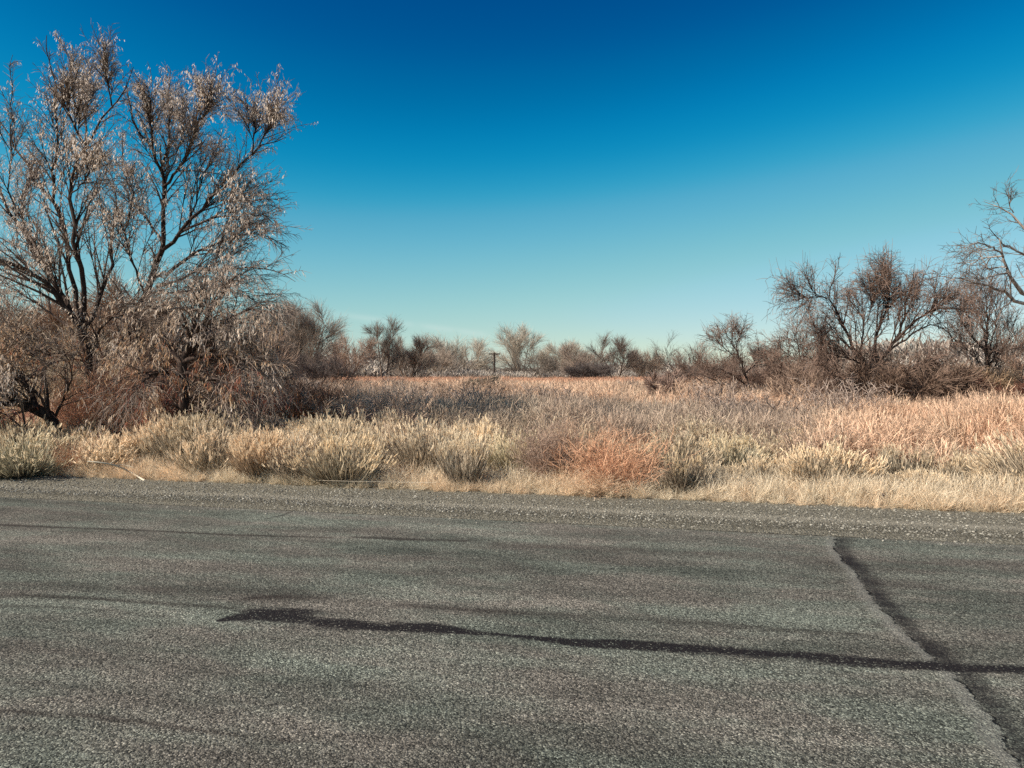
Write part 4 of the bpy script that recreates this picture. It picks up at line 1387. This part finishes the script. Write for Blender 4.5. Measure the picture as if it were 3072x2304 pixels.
# ------------------------------------------------------------------ far trees
def bare_tree(name, label, px, base_y, top_y, width, dist, seed, stems=3, tint=(1, 1, 1), bushy=0.0, dens=1.0, droop=0.0, group='trees standing along the far edge of the flat', cat='tree'):
    g_ = np.random.default_rng(seed)
    p0 = at(px, base_y, dist)
    top = at(px, HORIZON - (HORIZON - top_y) * (1.15 if dist > 70 else 1.0), dist)[2]
    H = top - GZ
    Wm = width * dist / F * 1.15
    pxm = dist / 759.0                       # metres per rendered pixel
    o = thing(name, (p0[0], dist, GZ), label, cat, group, 0)
    tb, cb = Bag(), Bag()
    a = g_.random() * 6.28 + np.arange(stems) * 2 * math.pi / stems + g_.normal(size=stems) * 0.3
    lean = (0.10 + 0.5 * bushy) + 0.18 * g_.random(stems)
    lean = lean * Wm / H * 1.2
    d0 = np.c_[np.cos(a) * lean, np.sin(a) * lean, np.ones(stems)]
    base = np.c_[np.cos(a), np.sin(a), np.zeros(stems)] * 0.03 * Wm
    ln = H * (0.62 + 0.22 * g_.random(stems))
    P = grow(base, d0, ln, 9, g_, (0, 0, 1), 0.03, 0.07)
    r0 = max(0.013 * H, 0.2 * pxm)
    R = r0 * (0.8 + .4 * g_.random(stems))[:, None] * np.linspace(1, 0.3, 9)[None]
    tb.tubes(P, R, 6, g_)
    p, d, t, r, ix = spawn(P, R, 9, 0.25 - 0.18 * bushy, 1.0, 28, 62, g_)
    l1 = (0.34 + 0.20 * g_.random(len(p))) * Wm * (1.25 - 0.65 * t) * 0.85
    P1 = grow(p, d, l1, 7, g_, (0, 0, 1), 0.09, 0.07, 0.03 - droop)
    R1 = np.clip(r * 0.5, 0.05 * pxm, None)[:, None] * np.linspace(1, .35, 7)[None]
    tb.tubes(P1, R1, 4, g_)
    n2 = int(12 * dens)
    p, d, t, r, ix = spawn(P1, R1, n2, 0.12, 0.97, 15, 45, g_)
    l2 = (0.10 + 0.13 * g_.random(len(p))) * (Wm + 0.4 * H) * 0.95 * (1.15 - .6 * t)
    P2 = grow(p, d, l2, 5, g_, (0, 0, 1), 0.07, 0.06, -droop)
    tw = max(0.012, 0.125 * pxm)
    cb.tubes(P2, np.linspace(tw, tw * .5, 5)[None] * np.ones((len(p), 1)), 3, g_, tt=np.linspace(0, .6, 5)[None] * np.ones((len(p), 1)))
    p, d, t, r, ix = spawn(P2, np.ones((len(P2), 5)), int(7 * dens), 0.1, 1.0, 12, 42, g_)
    l3 = (0.04 + 0.08 * g_.random(len(p))) * (Wm + 0.4 * H) * 0.9
    P3 = grow(p, d, l3, 3, g_, (0, 0, 1), 0.06, 0.05, -droop)
    cb.ribbons(P3, np.linspace(tw * 1.3, tw * .6, 3)[None] * np.ones((len(p), 1)), g_, tt=np.linspace(.5, 1, 3)[None] * np.ones((len(p), 1)))
    # fit the built crown to the height seen
    zmax = max(np.concatenate(cb.v)[:, 2].max(), 0.1)
    o.scale = (1, 1, H / zmax)
    part('trunk', tb.mesh('trunk', M_FARBARK, True), o).color = (*tint, 1)
    part('crown', cb.mesh('crown', M_FAR), o).color = (*tint, 1)
    return o


PALE = (3.1, 3.1, 2.75)
MIDT = (2.0, 1.85, 1.65)
DRK = (1.3, 1.2, 1.1)
bare_tree('bare_tree', 'broad grey twiggy tree just right of the big leaning trees', 885, 1150, 868, 250, 58, 601, 5, MIDT, 0.45, 2.0)
bare_tree('bare_tree', 'rounded grey tree rising behind the right end of the big trees', 785, 1150, 880, 230, 62, 602, 4, MIDT, 0.4, 1.9)
bare_tree('bare_bush', 'dark low bush with pale stems under the broad grey tree', 960, 1160, 1030, 160, 50, 603, 5, (0.9, 0.8, 0.78), 0.8, 1.3, cat='bush')
bare_tree('bare_tree', 'small reddish beige tree left of the round topped tree', 1035, 1140, 1000, 130, 110, 604, 4, (2.9, 2.5, 2.15), 0.5, 1.6)
bare_tree('bare_tree', 'round topped tree with straight trunk, tallest left of the utility pole', 1152, 1140, 958, 110, 120, 605, 2, (1.7, 1.65, 1.5), 0.2, 1.9)
bare_tree('bare_tree', 'low sloping tree right behind the round topped tree', 1225, 1140, 1005, 140, 125, 606, 4, (2.0, 1.9, 1.7), 0.6, 1.7)
bare_tree('cottonwood_tree', 'pale spreading cottonwood left of the utility pole', 1385, 1130, 1003, 190, 190, 607, 4, PALE, 0.5, 1.5)
bare_tree('bare_bush', 'dark spiky bush at the foot of the utility pole', 1448, 1130, 1078, 60, 215, 608, 5, (0.8, 0.7, 0.66), 0.6, 0.6, cat='bush')
bare_tree('cottonwood_tree', 'tall pale cottonwood right of the utility pole', 1562, 1130, 975, 190, 205, 609, 3, PALE, 0.35, 1.7)
bare_tree('cottonwood_tree', 'cream coloured bushy tree right of the tall pale cottonwood', 1690, 1132, 1022, 150, 195, 610, 6, PALE, 0.7, 1.6)
bare_tree('bare_bush', 'grey bush filling the gap under the tall pale cottonwood', 1610, 1135, 1062, 150, 170, 611, 6, (1.3, 1.25, 1.15), 0.9, 1.1, cat='bush')
bare_tree('bare_tree', 'grey vase shaped tree in the middle of the far tree row', 1850, 1140, 1003, 150, 120, 612, 3, DRK, 0.35, 1.4)
bare_tree('bare_bush', 'dark grey bush left of the vase shaped tree', 1770, 1140, 1078, 110, 110, 613, 6, (0.95, 0.9, 0.9), 0.9, 1.5, cat='bush')
bare_tree('bare_tree', 'dark open twiggy tree left of the small leaning tree', 2045, 1140, 1003, 160, 75, 614, 4, (0.75, 0.66, 0.62), 0.5, 0.8)
bare_tree('bare_bush', 'pale cream brush heap between the vase shaped tree and the open twiggy tree', 1935, 1140, 1045, 110, 130, 615, 6, (2.0, 1.8, 1.55), 0.9, 1.2, cat='bush')
bare_tree('bare_bush', 'grey bush with dark foot standing in the rust weeds', 1995, 1180, 1098, 110, 32, 616, 7, (2.2, 1.8, 1.6), 0.9, 1.3, cat='bush')
bare_tree('bare_bush', 'small green grey bush standing in the weeds below the utility pole', 1463, 1165, 1120, 70, 40, 617, 7, (1.3, 1.3, 1.1), 0.9, 1.5, cat='bush')
bare_tree('bare_tree', 'faint pale tree between the small leaning tree and the tangled one', 2300, 1130, 1030, 130, 140, 618, 4, (1.7, 1.55, 1.4), 0.5, 1.2)
bare_tree('bare_tree', 'pale undergrown tree glimpsed behind the left trunks', 60, 1150, 900, 420, 45, 619, 6, (1.9, 1.7, 1.4), 0.8, 1.7)
bare_tree('bare_bush', 'tan bush on the right between spreading tree and slender tree', 2860, 1230, 1060, 230, 24, 620, 8, (2.6, 2.1, 1.5), 0.9, 1.6, 0.10, cat='bush')
bare_tree('bare_bush', 'dark red bush at the right edge behind the orange weeds', 3050, 1240, 1110, 220, 22, 621, 8, (1.0, 0.48, 0.36), 0.9, 1.6, cat='bush')
bare_tree('bare_tree', 'beige hazy tree behind the left trunks near the picture edge', 110, 1200, 770, 520, 23, 622, 7, (3.0, 2.5, 2.0), 0.7, 1.7)
bare_tree('bare_tree', 'beige hazy tree seen between the two tall trunks', 400, 1200, 800, 380, 22, 623, 6, (2.8, 2.3, 1.85), 0.7, 1.7)
bare_tree('bare_tree', 'brown grey tree right behind the low arching tree', 640, 1200, 880, 320, 21, 624, 6, (1.9, 1.55, 1.3), 0.7, 1.7)
bare_tree('bare_bush', 'dark tangled bush on the right foot of the spreading tree', 2730, 1240, 1050, 300, 23, 625, 9, (1.5, 1.2, 1.0), 0.9, 1.4, 0.08, cat='bush')
bare_tree('bare_bush', 'brown tangled bush on the left foot of the spreading tree', 2500, 1240, 1040, 260, 26, 626, 8, (2.0, 1.65, 1.4), 0.9, 1.2, 0.04, cat='bush')
bare_tree('bare_bush', 'brown twiggy brush filling the right edge below the pale barked tree', 2985, 1235, 1040, 260, 25, 628, 8, (1.7, 1.3, 1.05), 0.9, 1.4, 0.05, cat='bush')
bare_tree('bare_tree', 'low brown leaning tree right of the vase shaped tree', 2130, 1150, 1010, 170, 60, 629, 5, (1.5, 1.25, 1.1), 0.6, 1.3)
bare_tree('bare_tree', 'low grey tree in the gap between the cream bushy tree and the vase shaped tree', 1760, 1135, 1030, 140, 150, 630, 4, (2.2, 2.0, 1.8), 0.6, 1.4)
bare_tree('bare_tree', 'pale tree filling the gap left of the spreading cottonwood', 1300, 1135, 1035, 150, 160, 631, 5, (2.6, 2.4, 2.1), 0.6, 1.4)
bare_tree('bare_bush', 'thin brown brush between the leaning tree and the tangled tree', 2330, 1220, 1060, 240, 36, 627, 7, (1.4, 1.1, 0.95), 0.8, 1.5, cat='bush')
# low scrub closing the horizon
n = 1100
sx_ = rng.uniform(-1, 1, n)
sy_ = rng.uniform(135, 330, n)
xx = sx_ * 0.85 * sy_
gapf = fbm2(xx * 0.02 + 5, sy_ * 0.004, 91, 3, 1.0)
hh_ = (2.8 + 8.0 * np.clip((gapf - 0.32) * 2.5, 0, 1) * rng.random(n)) * sy_ / 200
scrubs = [brush_clump(700 + i, 60, 0.5, 0.05, 6) for i in range(4)]
rot = zrot(n)
tn = np.where(rng.random((n, 1)) < 0.5, np.array([[0.44, 0.38, 0.32]]), np.array([[0.29, 0.245, 0.21]])) * (0.8 + 0.4 * rng.random((n, 1)))
scatter('far_scrub', np.c_[xx, sy_, np.full(n, GZ)], rot, np.c_[hh_ * 1.5, hh_ * 1.5, hh_], tn, rng.integers(0, 4, n), scrubs,
        'hazy grey brown scrub closing off the horizon', 'scrub')

# far hills, low and pale
m = Mat('hill_soil')
M_HILL = m.finish(m.mix(m.noise(m.n('ShaderNodeTexCoord').outputs['Object'], 0.01, 4), (0.42, 0.36, 0.32), (0.52, 0.45, 0.40)), 1.0, spec=0.0)
ht = np.linspace(-3600, 3600, 160)
prof = 12 + 40 * fbm2(ht * 0.0012 + 3, ht * 0, 95, 4, 1.0) * np.clip(0.4 + np.abs(ht - 300) / 2500, 0, 1)
hv = np.stack([np.stack([ht, 0 * ht + 3300, 0 * ht - 3], -1), np.stack([ht, 0 * ht + 3700, prof], -1), np.stack([ht, 0 * ht + 4300, 0 * ht - 3], -1)], 1)
k = np.arange(159)
hf = np.concatenate([np.stack([k * 3 + j, (k + 1) * 3 + j, (k + 1) * 3 + j + 1, k * 3 + j + 1], -1) for j in (0, 1)])
hill = part('hills', raw_mesh('hills', hv, hf, None, True))
hill.data.materials.append(M_HILL)
tag(hill, 'low pale hills on the horizon', 'hills', kind='structure')


# ------------------------------------------------------------------ utility pole, sheds, small things
def box(bm, x0, x1, y0, y1, z0, z1):
    vs_ = [bm.verts.new((x, y, z)) for z in (z0, z1) for x, y in ((x0, y0), (x1, y0), (x1, y1), (x0, y1))]
    for f in ((3, 2, 1, 0), (4, 5, 6, 7), (0, 1, 5, 4), (1, 2, 6, 5), (2, 3, 7, 6), (3, 0, 4, 7)):
        bm.faces.new([vs_[i] for i in f])


def bm_part(name, fn, mat, parent):
    bm = bmesh.new()
    fn(bm)
    me = bpy.data.meshes.new(name)
    bm.to_mesh(me)
    bm.free()
    me.materials.append(mat)
    return part(name, me, parent)


M_POLE = bark_mat('creosote_wood', (0.035, 0.026, 0.021), (0.09, 0.068, 0.055), 5.0)
M_INS = plain_mat('insulator_glass', (0.25, 0.30, 0.28), (0.3, 0.35, 0.33), rough=0.3)


def utility_pole(px, top_y, dist, label, arm=1.25):
    p = at(px, top_y, dist)
    H = p[2] - GZ
    o = thing('utility_pole', (p[0], dist, GZ), label, 'pole', 'utility poles at the far tree row')
    b = Bag()
    g_ = np.random.default_rng(3)
    b.tubes(np.array([[[0, 0, -0.3], [0, 0, H * .5], [0, 0, H]]]), np.array([[0.25, 0.23, 0.20]]), 10, g_)
    b.tubes(np.array([[[0, 0, H], [0, 0, H + 0.01]]]), np.array([[0.17, 0.001]]), 10, g_)
    part('post', b.mesh('post', M_POLE, True), o)
    bm_part('crossarm', lambda bm: box(bm, -arm, arm, -0.30, -0.172, H - 0.42, H - 0.16), M_POLE, o)
    for sx in (-0.9, -0.45, 0.45, 0.9):
        b = Bag()
        b.tubes(np.array([[[sx * arm, -0.235, H - 0.158], [sx * arm, -0.235, H - 0.06], [sx * arm, -0.235, H + 0.03], [sx * arm, -0.235, H + 0.04]]]), np.array([[.03, .075, .06, .001]]), 8, g_)
        part('insulator', b.mesh('insulator', M_INS, True), o)
    return o


utility_pole(1483, 1058, 165, 'dark wooden utility pole with one crossarm above the far weeds')
utility_pole(1435, 1064, 330, 'fainter farther utility pole showing left of the nearer one')

M_WHITE = plain_mat('white_metal_roof', (0.70, 0.68, 0.66), (0.80, 0.78, 0.76), 2)
M_SHED = plain_mat('shed_board', (0.25, 0.20, 0.17), (0.34, 0.28, 0.23), 3)
M_DOOR = plain_mat('shed_door_paint', (0.12, 0.10, 0.09), (0.15, 0.13, 0.11), 3)


def shed(px, top_y, dist, w, d, label):
    p = at(px, top_y, dist)
    H = p[2] - GZ
    e = H * 0.68
    o = thing('shed', (p[0], dist, GZ), label, 'shed')

    def walls(bm):
        v = [bm.verts.new(c) for c in ((-w, 0, -.1), (w, 0, -.1), (w, d, -.1), (-w, d, -.1), (-w, 0, e), (w, 0, e), (w, d, e), (-w, d, e), (-w, d / 2, H - .08), (w, d / 2, H - .08))]
        for f in ((0, 1, 5, 4), (2, 3, 7, 6), (1, 2, 6, 9, 5), (3, 0, 4, 8, 7)):
            bm.faces.new([v[i] for i in f])

    def roof(bm):
        q = 0.25
        for y0, y1 in ((-q, d / 2), (d + q, d / 2)):
            za = e - q * (H - e) / (d / 2)
            top = [bm.verts.new(c) for c in ((-w - q, y0, za + .03), (w + q, y0, za + .03), (w + q, y1, H), (-w - q, y1, H))]
            bot = [bm.verts.new(c) for c in ((-w - q, y0, za - .05), (w + q, y0, za - .05), (w + q, y1, H - .08), (-w - q, y1, H - .08))]
            bm.faces.new(top)
            bm.faces.new(bot[::-1])
            for i in range(4):
                j = (i + 1) % 4
                bm.faces.new([top[j], top[i], bot[i], bot[j]])
    bm_part('wall', walls, M_SHED, o)
    bm_part('roof', roof, M_WHITE, o)
    bm_part('door', lambda bm: box(bm, -.5, .5, -.05, -.004, -.05, e * .92), M_DOOR, o)
    return o


shed(1418, 1108, 225, 2.6, 5.0, 'low shed with white roof left of the utility pole')
shed(1497, 1116, 225, 1.2, 3.0, 'tiny white roofed shed just right of the utility pole')

M_STAKE = bark_mat('weathered_stake', (0.05, 0.035, 0.03), (0.20, 0.15, 0.12), 20)
M_PSTAKE = bark_mat('bleached_stake', (0.42, 0.36, 0.28), (0.62, 0.54, 0.43), 20)


def stake(px, by, h, label, mat, lean):
    p, hm, _ = shrub_at(px, by, h, 10)
    o = thing('wooden_stake', p, label, 'stake', 'short stakes at the gravel edge', rng.random())
    g_ = np.random.default_rng(int(px))
    b = Bag()
    b.tubes(np.array([[[0, 0, -0.12], [lean * .4, 0, hm * .5], [lean, 0.0, hm * .97], [lean, 0, hm]]]), np.array([[.032, .03, .027, .004]]), 7, g_)
    part('shaft', b.mesh('shaft', mat, True), o)
    b = Bag()
    b.tubes(np.array([[[lean * .8, 0, hm * .82], [lean * .82, 0, hm * .90]]]), np.array([[.034, .034]]), 7, g_)
    part('wire_wrap', b.mesh('wire_wrap', M_POLE, True), o)


stake(1307, 1466, 34, 'short dark stake left of the upright grey shrub', M_STAKE, 0.01)
stake(1910, 1490, 26, 'short bleached stake at the foot of the orange bush', M_PSTAKE, 0.0)
stake(2640, 1520, 40, 'short dark leaning stake at the straw grass edge on the right', M_STAKE, 0.05)
stake(208, 1418, 42, 'short weathered stake beside the reddish tumbleweed', M_STAKE, 0.0)

# bleached fallen branch, bleached twigs, loose wire
M_DEAD = stem_mat('bleached_wood', (0.54, 0.46, 0.35), (0.62, 0.54, 0.42), tint=None, var=0.3, trans=0)


def sticks(name, label, polys, base, cat='branch'):
    g_ = np.random.default_rng(5)
    p0 = gp(*base, GZ)
    b = Bag()
    for pts, r0, r1 in polys:
        P = resample(np.array(pts, float), 10)[None]
        b.tubes(P - p0, np.linspace(r0, r1, 10)[None], 6, g_)
    o = part(name, b.mesh(name, M_DEAD, True))
    o.location = p0
    tag(o, label, cat)


def pz(x, y, z, dv=0.0):
    """photo pixel at height z above the land"""
    return gp(x, y, GZ + z)


sticks('fallen_branch', 'bleached bare branch lying across the straw at the left road edge',
       [([pz(262, 1384, .32), pz(310, 1388, .30), pz(350, 1396, .24), pz(395, 1418, .10), pz(434, 1442, .02)], .010, .016),
        ([pz(350, 1396, .24), pz(372, 1394, .24), pz(400, 1402, .2)], .008, .004),
        ([pz(330, 1392, .27), pz(345, 1380, .33)], .007, .003)], (434, 1442))
sticks('dead_twigs', 'bleached dead twigs beside the small dark shrub',
       [([pz(2088, 1486, .0), pz(2080, 1450, .2), pz(2064, 1425, .33)], .010, .003),
        ([pz(2080, 1450, .2), pz(2092, 1438, .27), pz(2096, 1420, .36)], .007, .003),
        ([pz(2074, 1440, .25), pz(2054, 1436, .28)], .005, .002),
        ([pz(2085, 1470, .1), pz(2070, 1462, .14)], .005, .002)], (2088, 1486))
g_ = np.random.default_rng(8)
wp = resample(np.array([pz(930, 1440, .10), pz(1050, 1444, .16), pz(1180, 1446, .15), pz(1300, 1448, .17), pz(1309, 1447, .19)]), 16)
b = Bag()
b.tubes((wp - wp[0])[None], np.full((1, 16), .0022), 5, g_)
wo = part('loose_wire', b.mesh('loose_wire', M_PSTAKE, True))
wo.location = wp[0]
tag(wo, 'thin loose fence wire strung low in front of the dark based shrub', 'wire')
